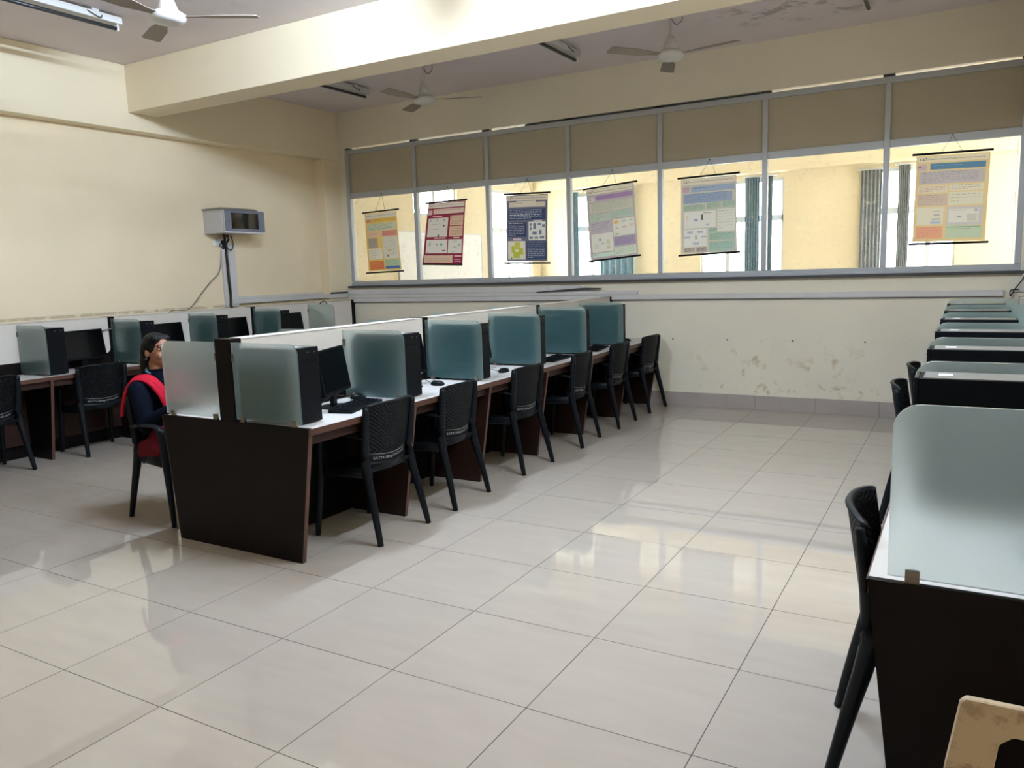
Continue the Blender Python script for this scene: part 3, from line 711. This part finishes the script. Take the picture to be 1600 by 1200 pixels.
# scarf: shoulder drape, front fall and tail down the back
def ribbon(path, w, th=.010, wob=.0):
    path = smoothpath(path, 5); vs = []; fs = []; n = len(path); W = 6
    for s in (0, 1):
        for i, p in enumerate(path):
            t = (path[min(i+1, n-1)]-path[max(i-1, 0)]).normalized(); c = Vector((-.10, 0, .70)); out = (p-c); out -= out.dot(t)*t; out.normalize(); sd = t.cross(out)
            for j in range(W+1):
                b = -1+2*j/W; vs.append(p+sd*b*w+out*(s*th+.007*math.cos(j*2.6+i*.35)))
    N = n*(W+1); I = lambda s, i, j: s*N+i*(W+1)+j
    for i in range(n-1):
        for j in range(W): fs += [(I(0, i, j), I(0, i+1, j), I(0, i+1, j+1), I(0, i, j+1)), (I(1, i, j), I(1, i, j+1), I(1, i+1, j+1), I(1, i+1, j))]
        fs += [(I(0, i, 0), I(1, i, 0), I(1, i+1, 0), I(0, i+1, 0)), (I(0, i, W), I(0, i+1, W), I(1, i+1, W), I(1, i, W))]
    for j in range(W): fs += [(I(0, 0, j), I(0, 0, j+1), I(1, 0, j+1), I(1, 0, j)), (I(0, n-1, j), I(1, n-1, j), I(1, n-1, j+1), I(0, n-1, j+1))]
    return MB().add(vs, fs)
obj('scarf', ribbon([(.055, -.06, .71), (.035, -.085, .81), (-.035, -.112, .896), (-.11, -.135, .918), (-.180, -.160, .885), (-.222, -.178, .81), (-.240, -.190, .73), (-.246, -.196, .67)], .033), m_red, wm, smooth=True)
obj('scarf', ribbon([(.055, .075, .70), (.03, .09, .81), (-.04, .105, .90), (-.12, .105, .935), (-.195, .10, .885), (-.235, .10, .78)], .040), m_red, wm, smooth=True)
# hair
hr = MB()
hr.ball(hc+Vector((-.018, 0, .037)), (.0985, .082, .0885)); hr.ball(hc+Vector((.028, -.040, .082)), (.042, .034, .026)); hr.ball(hc+Vector((.028, .040, .082)), (.042, .034, .026)); hr.ball(hc+Vector((-.052, 0, -.005)), (.072, .082, .090))
hr.limb([hc+Vector((-.085, 0, -.03)), hc+Vector((-.105, -.005, -.11)), hc+Vector((-.120, -.01, -.21)), hc+Vector((-.125, -.012, -.30))], [.060, .055, .048, .028])
for s in (-1, 1): hr.ball(hc+Vector((-.02, s*.045, .03)), (.075, .040, .060))
remesh(obj('hair', hr, m_hair, wm), .008, 3)
for s in (-1, 1):
    e = obj('eye', MB().ball(hc+Vector((.073, s*.032, .014)), (.011, .013, .0045)), m_white, wm, smooth=True)
    obj('iris', MB().ball(hc+Vector((.083, s*.034, .013)), (.004, .0065, .0048)), m_hair, e, smooth=True)
    obj('eyebrow', MB().sweep(smoothpath([hc+Vector((.091, s*.014, .036)), hc+Vector((.086, s*.034, .042)), hc+Vector((.070, s*.053, .034))]), (.003, .0045), seg=6), m_hair, wm)
    obj('earring', MB().ball(hc+Vector((-.004, s*.088, -.046)), .006), m_clip, wm)

# ================================================================== CEILING FITTINGS
def fan(loc, a0, label, rod=.36):
    t = thing('ceiling_fan', label, 'fan', loc, 0, 'white ceiling fans')
    H = rod
    obj('canopy', MB().lathe([(0, 0), (.055, 0), (.05, -.03), (.025, -.075), (.012, -.08), (0, -.08)]), m_fan, t, smooth=True)
    obj('down_rod', MB().sweep([(0, 0, -.07), (0, 0, -H+.10)], .011), m_fan, t, smooth=True)
    obj('motor_cover', MB().lathe([(.014, -H+.16), (.03, -H+.15), (.055, -H+.085), (.075, -H+.03), (0, -H+.03)]), m_fan, t, smooth=True)
    obj('motor', MB().lathe([(0, -H+.035), (.085, -H+.033), (.118, -H+.012), (.122, -H-.012), (.105, -H-.034), (.06, -H-.045), (0, -H-.047)]), m_fan, t, smooth=True)
    obj('supply_wire', MB().sweep(smoothpath([(.05, 0, -.005), (.10, .01, -.05), (.10, .01, -.12), (.05, 0, -.15), (.012, 0, -.10)]), .004, seg=6), m_cableg, t)
    for k in range(3):
        a = a0+k*2*PI/3; Mx = Matrix.Rotation(a, 3, 'Z') @ Matrix.Rotation(.16, 3, 'X')
        prof = [(.10, -.022), (.19, -.035), (.32, -.062), (.58, -.066), (.60, -.05), (.60, .05), (.58, .062), (.32, .055), (.19, .030), (.10, .022)]
        vs = [Mx @ Vector((x, y, zz)) + Vector((0, 0, -H)) for zz in (-.002, .002) for x, y in prof]; n = len(prof)
        b = obj('blade', MB().add(vs, [tuple(range(n)), tuple(range(2*n-1, n-1, -1))]+[(i, n+i, n+(i+1) % n, (i+1) % n) for i in range(n)]), m_fand, t)
    return t
fan((-3.50, 1.50, ZC), deg(35), 'white ceiling fan in front of the cream beam, at the top left', .40)
fan((-3.66, 4.66, ZC), deg(25), 'ceiling fan behind the beam above the small posters', .40)
fan((-1.00, 4.58, ZC), deg(-8), 'ceiling fan behind the beam above the middle of the long window', .39)
def batten(x, y0, on, label):
    t = thing('tube_light', label, 'light', (x, y0+.6, ZC), 0, 'ceiling tube lights')
    obj('housing', MB().box(-.045, .045, -.62, .62, -.075, -.02), m_fan, t, bevel=.006)
    for yy in (-.4, .4): obj('bracket', MB().box(-.03, .03, yy-.03, yy+.03, -.02, 0), m_fan, t)
    for yy in (-1, 1): obj('lamp_holder', MB().box(-.018, .018, min(yy*.60, yy*.585), max(yy*.60, yy*.585), -.125, -.075), m_white, t)
    obj('tube', MB().sweep([(0, -.585, -.106), (0, .585, -.106)], .016, seg=12), m_tube_on if on else m_tube_off, t, smooth=True)
    obj('wire', MB().sweep(smoothpath([(.02, .3, -.01), (.06, .34, -.05), (.06, .42, -.07), (.03, .45, -.02)]), .004, seg=6), m_cable, t)
    return t
batten(-4.88, .88, False, 'unlit white tube light at the top left corner of the photo')
batten(-4.93, 4.06, False, 'unlit tube light half hidden by the beam, left of the first rear fan')
batten(-2.22, 4.08, False, 'unlit tube light half hidden by the beam, between the two rear fans')
batten(.48, 4.08, False, 'unlit tube light at the top edge of the photo above the right posters')
batten(-2.22, .88, True, 'lit tube light above the near half of the centre island')
batten(.48, .88, True, 'lit tube light above the aisle before the right desk row')

# ================================================================== LEFT WALL FITTINGS
rk = thing('network_cabinet', 'small grey wall cabinet with glass door and a cloth on top', 'cabinet', (XL, 4.26, 2.07))
obj('body', MB().box(.002, .355, -.287, .287, .0, .012).box(.002, .355, -.287, .287, .248, .262).box(.002, .355, -.287, -.275, .012, .248).box(.002, .355, .275, .287, .012, .248).box(.002, .012, -.275, .275, .012, .248), m_rack, rk, bevel=.002)
obj('side_plate', MB().box(.03, .32, -.291, -.286, .03, .235), m_rack, rk, bevel=.002)
dr = obj('door', MB().box(.357, .372, -.285, -.205, .015, .25).box(.357, .372, .195, .285, .015, .25).box(.357, .372, -.205, .195, .015, .045).box(.357, .372, -.205, .195, .225, .25), mat('blue_grey_steel', (.19, .20, .25), rough=.35), rk)
obj('door_glass', MB().box(.362, .366, -.205, .195, .045, .225), clear_glass('smoked_glass', .01, (.42, .42, .44)), dr)
obj('lock', MB().sweep([(.372, -.245, .13), (.384, -.245, .13)], .010, seg=10), m_clip, dr)
obj('switch_unit', MB().box(.15, .30, -.19, .06, .03, .12), m_blackm, rk, bevel=.003)
obj('patch_panel', MB().box(.16, .30, .06, .14, .03, .20), m_rack, rk)
obj('lower_trim', MB().box(.355, .362, -.285, .285, .0, .013), m_white, rk)
obj('dust_cloth', MB().prism([(.0, .262), (.37, .262), (.38, .255), (.385, .262), (.33, .282), (.0, .280)], -.30, .18), mat('grey_dust_cloth', (.30, .27, .23), rough=.9), rk)
cb = MB()
for i in range(7):
    y = -.06+random.uniform(-.045, .045)
    cb.sweep(smoothpath([(.06+.02*(i % 3), y, 0), (.10+.015*(i % 2), y+random.uniform(-.03, .03), -.06), (.05, y+random.uniform(-.03, .03), -.12), (.035, -.065+random.uniform(-.02, .02), -.17)]), .005, seg=6)
obj('cable_bundle', cb, m_cable, rk)
sk = thing('wall_socket', 'white double wall socket with black plug under the network cabinet', 'socket', (XL, 4.20, 1.975))
obj('plate', MB().box(.001, .022, -.115, .105, -.04, .045), m_white, sk, bevel=.004)
obj('plug', MB().box(.022, .055, -.022, .018, -.022, .022), m_black, sk, bevel=.005)
obj('cord', MB().sweep(smoothpath([(.05, 0, -.01), (.07, .02, -.06), (.07, .08, -.09), (.05, .13, -.03), (.04, .13, .04), (.05, .10, .09)]), .006, seg=6), m_cable, sk)
tv = thing('cable_trunking', 'white vertical cable trunking running down from the wall socket', 'trunking', (XL, 4.27, 1.22))
obj('channel', MB().box(.001, .03, -.095, -.055, .0, .70), m_trunk, tv, bevel=.002)
obj('channel', MB().box(.001, .04, -.005, .09, .0, .74), m_trunk, tv, bevel=.002)
obj('cable', MB().sweep(smoothpath([(.035, -.045, .86), (.03, -.035, .65), (.032, -.03, .4), (.03, -.02, .15), (.03, -.025, -.06)]), .013, seg=6), m_cable, tv)
obj('cable', MB().sweep(smoothpath([(.035, -.035, .8), (.03, -.02, .5), (.032, -.015, .3), (.03, .0, .1), (.03, .0, -.06)]), .007, seg=6), m_cable, tv)
th = thing('cable_trunking', 'white horizontal cable trunking along the left wall to the corner', 'trunking', (XL, 5.0, 1.25))
obj('channel', MB().box(.001, .045, -.73, .82, .0, .055), m_trunk, th, bevel=.002)
obj('channel', MB().box(.001, .03, -.63, .82, .057, .085), m_trunk, th, bevel=.002)
obj('channel', MB().box(.171, .205, .785, 1.135, .0, .055).box(.045, .171, .785, .82, .0, .055), m_trunk, th)
obj('cap_strip', MB().box(.171, .212, .70+.11, 1.13, .056, .078), m_sill, th)
tag(obj('hanging_cable', MB().sweep(smoothpath([(XL+.06, 4.14, 1.87), (XL+.05, 4.10, 1.64), (XL+.06, 3.95, 1.52), (XL+.06, 3.82, 1.40), (-6.2, 3.55, 1.23), (-6.10, 3.25, 1.225), (-6.06, 3.05, 1.10), (-6.03, 2.85, 1.02), (-6.02, 2.55, 1.10), (-6.03, 2.2, 1.03), (-6.0, 1.95, .95)]), .0055, seg=6), m_cableg), 'thin grey cable drooping from the wall socket to the desk partition', 'cable')
tag(obj('hanging_cable', MB().sweep(smoothpath([(-6.00, 5.40, .76), (-5.99, 5.38, .88), (-6.0, 5.33, .92), (-5.98, 5.36, .97), (-5.99, 5.40, 1.05), (-5.99, 5.36, 1.13), (-5.985, 5.40, 1.21), (-5.98, 5.48, 1.215), (-5.97, 5.53, 1.10), (-5.98, 5.55, .80)]), .006, seg=6), m_cable), 'black cable looped over the farthest glass divider of the wall desk', 'cable')

# ================================================================== BACK WALL FITTINGS
bt = thing('cable_trunking', 'long white cable trunking along the back wall below the sill', 'trunking', (-2.2, YB, 1.18))
obj('channel', MB().box(-3.85, 3.78, -.035, -.001, .0, .055), m_trunk, bt, bevel=.002)
obj('channel', MB().box(-3.85, .30, -.030, -.001, .058, .10), m_trunk, bt, bevel=.002)
obj('channel', MB().box(-3.95, -.4, -.022, -.001, .102, .17), m_trunk, bt, bevel=.002)
obj('shadow_strip', MB().box(-3.85, 3.78, -.024, -.001, -.010, 0), mat('grey_trunking_shadow', (.16, .15, .16), rough=.7), bt)  # grey strip standing in for the shadow under the trunking
tag(obj('black_strip', MB().prism([(-3.18, 1.283), (-3.16, 1.27), (-2.36, 1.30), (-2.33, 1.315), (-2.55, 1.322)], YB-.045, YB-.026), m_sill), 'black rubber strip lying on the trunking under the third and fourth posters', 'strip')
rt_ = thing('cable_trunking', 'short white vertical trunking at the right end of the long window', 'trunking', (1.735, YB, 1.2))
obj('channel', MB().box(-.02, .03, -.04, -.001, .0, .28), m_trunk, rt_, bevel=.002)
obj('cable', MB().sweep(smoothpath([(.02, -.05, .20), (-.02, -.05, .12), (-.07, -.05, .04), (-.10, -.05, -.02), (-.10, -.05, .03), (-.04, -.05, .035)]), .006, seg=6), m_cable, rt_)
holes = thing('plug_hole_row', 'row of small dark nail holes in the back wall above the scuffs', 'hole', (0, YB, .74))
for x in (-1.35, -.75, -.08, .60, 1.27): obj('hole', MB().sweep([(x-.15, -.0005, 0), (x-.15, -.003, 0)], .009, seg=8), m_sill, holes)

# ================================================================== POSTERS
PAL = {}
def pm(c):
    if c not in PAL:
        rgb = tuple(int(c[i:i+2], 16)/255 for i in (0, 2, 4)); PAL[c] = m = mat('print_'+c, rgb, rough=.55, spec=.3, srgb=True)
        n = m.node_tree.nodes; tr = n.new('ShaderNodeBsdfTranslucent'); tr.inputs[0].default_value = (*[min(.97, v**.6) for v in lin(rgb)], 1)
        mx = n.new('ShaderNodeMixShader'); mx.inputs[0].default_value = .45; L = m.node_tree.links
        L.new(n['Principled BSDF'].outputs[0], mx.inputs[1]); L.new(tr.outputs[0], mx.inputs[2]); L.new(mx.outputs[0], n['Material Output'].inputs[0])
    return PAL[c]
PY = YB-.03
def poster(label, tl, tr_, bl, br, hook, rodT, rodB, bgc, blocks, ttl, name='hanging_poster'):
    """corners as (x, z) on the window plane; blocks = (u0, v0, u1, v1, colour, line colour or None, rows)"""
    cx, cz = (tl[0]+tr_[0])/2, tl[1]
    t = thing(name, label, 'poster', (cx, PY, (bl[1]+br[1])/2), 0, 'hanging project posters')
    O = Vector((cx, PY, (bl[1]+br[1])/2))
    def P(u, v, d):
        x = (tl[0]*(1-u)+tr_[0]*u)*(1-v)+(bl[0]*(1-u)+br[0]*u)*v; z = (tl[1]*(1-u)+tr_[1]*u)*(1-v)+(bl[1]*(1-u)+br[1]*u)*v
        return Vector((x, PY-.004-.012*math.sin(PI*v)*(.4+.6*math.sin(PI*u))-d, z)) - O
    NU, NV = 96, 170
    g = [[bgc]*NU for _ in range(NV)]
    def paint(u0, v0, u1, v1, c):
        for j in range(max(0, int(v0*NV+.5)), min(NV, max(int(v0*NV+.5)+1, int(v1*NV+.5)))):
            for i in range(max(0, int(u0*NU+.5)), min(NU, max(int(u0*NU+.5)+1, int(u1*NU+.5)))): g[j][i] = c
    for u0, v0, u1, v1, c, lc, rows in blocks:
        paint(u0, v0, u1, v1, c)
        if lc:
            for r in range(rows):
                va = v0+(v1-v0)*(r+.6)/(rows+.6); L_ = (u1-u0)*(.9 if r < rows-1 else random.uniform(.3, .7)); u = u0+(u1-u0)*.05
                while u < u0+L_:
                    wl = min(random.uniform(.03, .09), u0+L_-u); paint(u, va-.003, u+wl*.86, va+.003, lc); u += wl+.010
    sh = MB()
    for j in range(NV):
        i = 0
        while i < NU:
            k = i
            while k < NU and g[j][k] == g[j][i] and k-i < 12: k += 1
            sh.mat(pm(g[j][i])).add([P(i/NU, j/NV, 0), P(k/NU, j/NV, 0), P(k/NU, (j+1)/NV, 0), P(i/NU, (j+1)/NV, 0)], [(0, 1, 2, 3)]); i = k
    obj('printed_sheet', sh, None, t)
    for s, size, uc, vc, c in ttl:
        vs, fs = text_mesh(s, size); W = (Vector(tr_)-Vector(tl)).length; Hh = tl[1]-bl[1]
        obj('lettering', MB().add([P(uc+v.x/W, vc-v.y/Hh, .002) for v in vs], fs), pm(c), t)
    for (a, b) in (rodT, rodB):
        obj('rod', MB().sweep([Vector((a[0], PY-.005, a[1]))-O, Vector((b[0], PY-.005, b[1]))-O], .0105, seg=8), m_black, t, smooth=True)
    a, b = rodT; A = Vector((a[0]+(b[0]-a[0])*.37, PY-.004, a[1]+(b[1]-a[1])*.37+.01)); B = Vector((a[0]+(b[0]-a[0])*.62, PY-.004, a[1]+(b[1]-a[1])*.62+.01))
    H = Vector((hook[0], YB+.012, hook[1]+.02))
    obj('string', MB().sweep([A-O, H-O, B-O], .0022, seg=5), m_cable, t)
    obj('nail', MB().sweep([H-O, H-O+Vector((0, -.014, 0))], .006, seg=8), m_sill, t)
HEAD = 'Ananda Ramdas National Technical Campus : Faculty of Engineering'
def head(c='2a2420'): return [('K&T', .034, .10, .045, c), (HEAD, .0165, .55, .045, c)]
poster('narrow yellow poster, leftmost in the long window', (-5.762, 2.352), (-5.228, 2.366), (-5.742, 1.594), (-5.186, 1.606), (-5.49, 2.59), ((-5.794, 2.37), (-5.184, 2.386)), ((-5.786, 1.571), (-5.153, 1.585)), 'd9b25c',
  [(.02, .01, .98, .09, 'd8cfc4', None, 0), (.03, .10, .2, .16, 'c08a6a', '8a3a38', 2), (.22, .10, .97, .16, 'd0a040', '7a5212', 1), (.06, .18, .95, .31, 'b9bca0', '6f8a78', 6), (.04, .33, .50, .41, 'd4ae90', 'b06e60', 3), (.52, .32, .97, .41, 'c9746a', 'a24a48', 3), (.06, .43, .36, .60, '9a8c80', '6f605a', 6), (.52, .42, .97, .80, 'cfcabc', '8d8a84', 11), (.05, .61, .48, .80, 'd6d2c4', 'a09a92', 5), (.05, .83, .49, .975, 'c9582f', 'e08a58', 6), (.53, .82, .97, .93, '9db394', '6c8a72', 5), (.53, .93, .97, .975, '3c5a9c', None, 0), (.62, .735, .67, .765, '3a3434', None, 0), (.66, .64, .76, .67, 'c8a060', None, 0)], head())
poster('maroon and white poster, second from the left in the long window', (-4.704, 2.418), (-4.139, 2.421), (-4.839, 1.666), (-4.224, 1.641), (-4.43, 2.59), ((-4.749, 2.428), (-4.117, 2.433)), ((-4.835, 1.660), (-4.226, 1.636)), '6e0f26',
  [(.02, .01, .98, .085, 'd6c8bc', None, 0), (.02, .11, .14, .19, 'd0a8a4', '8a3a48', 3), (.17, .10, .97, .185, 'cfb0a4', '7a2a3a', 2), (.05, .245, .58, .55, 'c9c3bb', None, 0), (.64, .215, .97, .375, 'c49c80', '8a5f50', 6), (.64, .39, .97, .55, 'c49c80', '8a5f50', 6), (.16, .212, .42, .23, 'd8a0a8', None, 0), (.25, .565, .55, .585, 'd8b0b0', None, 0), (.75, .565, .90, .582, 'd8b0b0', None, 0), (.05, .60, .60, .825, 'd2ccc6', None, 0), (.63, .60, .97, .825, 'd2ccc6', None, 0), (.03, .85, .75, .975, 'c9a68e', '9a7060', 5), (.79, .855, .97, .88, 'd09098', None, 0), (.79, .915, .95, .93, 'c07888', None, 0), (.79, .945, .97, .96, 'c07888', None, 0),
   (.10, .27, .13, .30, '5a4a48', None, 0), (.28, .27, .31, .29, '6a6460', None, 0), (.46, .36, .50, .39, '38343a', None, 0), (.46, .27, .50, .30, '9a7a98', None, 0), (.33, .52, .37, .55, '4a4448', None, 0), (.15, .34, .27, .355, 'a8a29c', None, 0), (.32, .34, .40, .35, 'a8a29c', None, 0), (.20, .42, .36, .435, 'a8a29c', None, 0), (.42, .66, .48, .70, '5aa0b0', None, 0), (.12, .64, .17, .70, '7a9a98', None, 0), (.32, .67, .35, .69, '3a3840', None, 0), (.10, .78, .13, .81, '6a6468', None, 0), (.48, .77, .56, .79, '5a5450', None, 0), (.74, .63, .84, .64, '9a9690', None, 0), (.74, .72, .84, .73, '9a9690', None, 0), (.88, .68, .93, .70, '8a8680', None, 0), (.70, .79, .80, .80, '9a9690', None, 0)], head())
poster('dark blue poster with a yellow-green picture, third from the left', (-3.551, 2.435), (-2.995, 2.416), (-3.572, 1.66), (-3.019, 1.642), (-3.289, 2.59), ((-3.585, 2.451), (-2.962, 2.433)), ((-3.615, 1.639), (-2.982, 1.621)), '4a4d66',
  [(.01, .01, .99, .085, 'd3c6b4', None, 0), (.06, .105, .95, .185, 'c2b4a6', None, 0), (.24, .09, .72, .17, 'cbbfae', '5a4a48', 1), (.04, .21, .96, .375, '1c2a4e', 'b4bccb', 6), (.04, .41, .50, .63, '1a2548', 'b4bccb', 8), (.55, .405, .96, .68, 'd0d2cc', None, 0), (.03, .695, .47, .975, 'd3cdc0', None, 0), (.50, .70, .98, .975, '1e2c50', 'a8b0c4', 9), (.17, .655, .38, .68, 'b8a8b8', None, 0), (.67, .38, .88, .40, 'c8b0b0', None, 0),
   (.58, .43, .63, .47, '5c6480', None, 0), (.67, .43, .73, .52, '5c6488', None, 0), (.77, .425, .85, .46, '6a7088', None, 0), (.88, .445, .95, .49, '5c6c88', None, 0), (.58, .49, .63, .53, '5c6480', None, 0), (.65, .55, .75, .60, '5c6488', None, 0), (.80, .53, .86, .60, '545c80', None, 0), (.57, .63, .66, .665, '5c6c78', None, 0), (.70, .63, .78, .665, '6a7a80', None, 0), (.82, .625, .93, .66, '5c6c78', None, 0),
   (.12, .77, .25, .87, 'a6b02c', None, 0), (.20, .71, .34, .80, 'b4b63c', None, 0), (.25, .80, .42, .90, 'aab22c', None, 0), (.17, .86, .32, .955, 'a6ae28', None, 0), (.22, .82, .30, .86, 'd8d4c8', None, 0), (.10, .945, .14, .965, '40402c', None, 0)], head())
poster('grey and purple poster hanging crooked, fourth from the left', (-2.504, 2.417), (-1.933, 2.454), (-2.46, 1.624), (-1.883, 1.678), (-2.199, 2.60), ((-2.539, 2.428), (-1.89, 2.472)), ((-2.482, 1.618), (-1.854, 1.669)), 'a79ba0',
  [(.02, .01, .97, .075, 'd6cdb8', None, 0), (.05, .11, .18, .175, 'c8b8bc', '6a4a5a', 2), (.19, .10, .97, .165, '8a6a9c', '5a3474', 1), (.05, .20, .96, .335, 'b5b5a4', '8e9284', 7), (.05, .36, .50, .46, 'a5b5a4', '7c9284', 4), (.52, .35, .96, .445, '9eb3a4', '7c9284', 4), (.05, .475, .50, .62, 'a89cab', '847a8e', 6), (.53, .465, .97, .70, 'd2d0c6', None, 0), (.05, .635, .51, .895, 'd0cfc6', None, 0), (.53, .715, .97, .835, '8f7ea2', '6c5a86', 5), (.53, .85, .97, .975, 'c3cfbf', '8a9a8c', 5), (.05, .91, .51, .965, 'b6cfc0', '6fa090', 1),
   (.55, .485, .65, .53, 'd3a04c', None, 0), (.71, .49, .80, .515, 'a8b8a4', None, 0), (.86, .48, .94, .51, 'b0b8ac', None, 0), (.57, .58, .65, .60, 'b8a090', None, 0), (.71, .57, .80, .60, 'd0a098', None, 0), (.86, .55, .95, .585, 'd2a8a0', None, 0), (.56, .66, .64, .69, 'a8b078', None, 0), (.21, .70, .26, .74, '9a9a94', None, 0), (.26, .77, .31, .785, '6a8a84', None, 0), (.37, .73, .44, .80, 'b8bc98', None, 0), (.36, .82, .44, .86, 'b8b890', None, 0), (.09, .77, .20, .84, 'c0c4bc', None, 0)], head())
poster('blue and green poster with white diagrams, fifth from the left', (-1.395, 2.443), (-.812, 2.449), (-1.396, 1.663), (-.798, 1.667), (-1.101, 2.61), ((-1.433, 2.457), (-.778, 2.466)), ((-1.424, 1.646), (-.767, 1.662)), 'b9b3a6',
  [(.01, .01, .99, .08, 'd8ccb8', None, 0), (.03, .11, .16, .175, 'b090a0', '8a3a48', 2), (.19, .105, .97, .18, '8598b8', '34487c', 1), (.04, .20, .93, .33, '7f90b0', '5c7098', 7), (.04, .345, .45, .43, '97a896', '6c8478', 4), (.47, .335, .73, .425, '97a896', '6c8478', 4), (.75, .325, .97, .41, '93aaa0', '6c8a84', 4), (.06, .44, .64, .66, 'd2d1cd', None, 0), (.67, .43, .97, .72, 'd0cfca', '9a9a94', 7), (.06, .675, .47, .91, 'd4d4d2', None, 0), (.51, .67, .66, .725, '8aa89a', '5c8478', 3), (.51, .735, .97, .835, '8cab9e', '64887c', 4), (.51, .85, .97, .975, '8fb0a6', '64908a', 6), (.05, .925, .25, .985, 'a69a92', '5a4a48', 4), (.28, .92, .47, .985, '9a9088', '5a4e48', 5),
   (.09, .49, .14, .50, 'd8a060', None, 0), (.09, .52, .14, .53, 'd8a060', None, 0), (.09, .55, .14, .56, 'd8a060', None, 0), (.09, .58, .14, .59, 'd8a060', None, 0), (.09, .61, .14, .62, 'd8a060', None, 0), (.24, .54, .31, .57, '7c88a8', None, 0), (.37, .485, .41, .56, '3c4248', None, 0), (.46, .61, .52, .635, '98a0b8', None, 0), (.42, .46, .56, .47, '8a8a88', None, 0), (.11, .70, .22, .73, '98a0b8', None, 0), (.30, .70, .41, .73, '98a0b8', None, 0), (.06, .77, .17, .795, '98a0b8', None, 0), (.37, .77, .47, .79, '98a0b8', None, 0), (.22, .855, .33, .88, '98a0b8', None, 0), (.26, .76, .29, .81, '8a8a90', None, 0)], head())
poster('cream poster with a dark blue title bar, rightmost in the long window', (.839, 2.469), (1.424, 2.453), (.83, 1.691), (1.414, 1.681), (1.122, 2.62), ((.803, 2.484), (1.446, 2.473)), ((.80, 1.671), (1.444, 1.666)), 'd9bd84',
  [(.02, .012, .98, .075, 'ddd2b8', None, 0), (.03, .105, .15, .17, 'b8a0b0', '8a3a48', 1), (.20, .095, .95, .165, '3d6c98', '6c92b4', 1), (.05, .185, .95, .33, 'ada6ac', '857c96', 7), (.04, .35, .46, .43, 'd4c8b0', 'b88a84', 4), (.48, .345, .94, .42, 'd4cdb8', '9a9284', 3), (.04, .445, .46, .585, 'bfaa9e', 'a88078', 5), (.48, .435, .94, .58, 'cfcebc', 'b09084', 3), (.04, .60, .42, .80, 'd6d0bc', None, 0), (.46, .60, .95, .81, 'bdb8be', None, 0), (.49, .63, .90, .78, 'd4d2ca', None, 0), (.04, .825, .42, .965, 'dd9576', 'c8785e', 5), (.46, .82, .95, .965, 'aec3a8', None, 0), (.46, .83, .93, .84, '7f9a80', None, 0), (.46, .85, .80, .86, '7f9a80', None, 0),
   (.26, .64, .38, .655, 'b0b4b8', None, 0), (.28, .68, .36, .70, '9ca2b0', None, 0), (.26, .73, .38, .745, '9ca2b0', None, 0), (.24, .76, .39, .795, 'a8b4c8', None, 0), (.60, .71, .67, .73, '8a90a0', None, 0), (.74, .69, .88, .77, 'bcbcb8', None, 0), (.83, .635, .89, .66, '9a98b0', None, 0), (.52, .64, .72, .648, '9a9ca0', None, 0)], head())
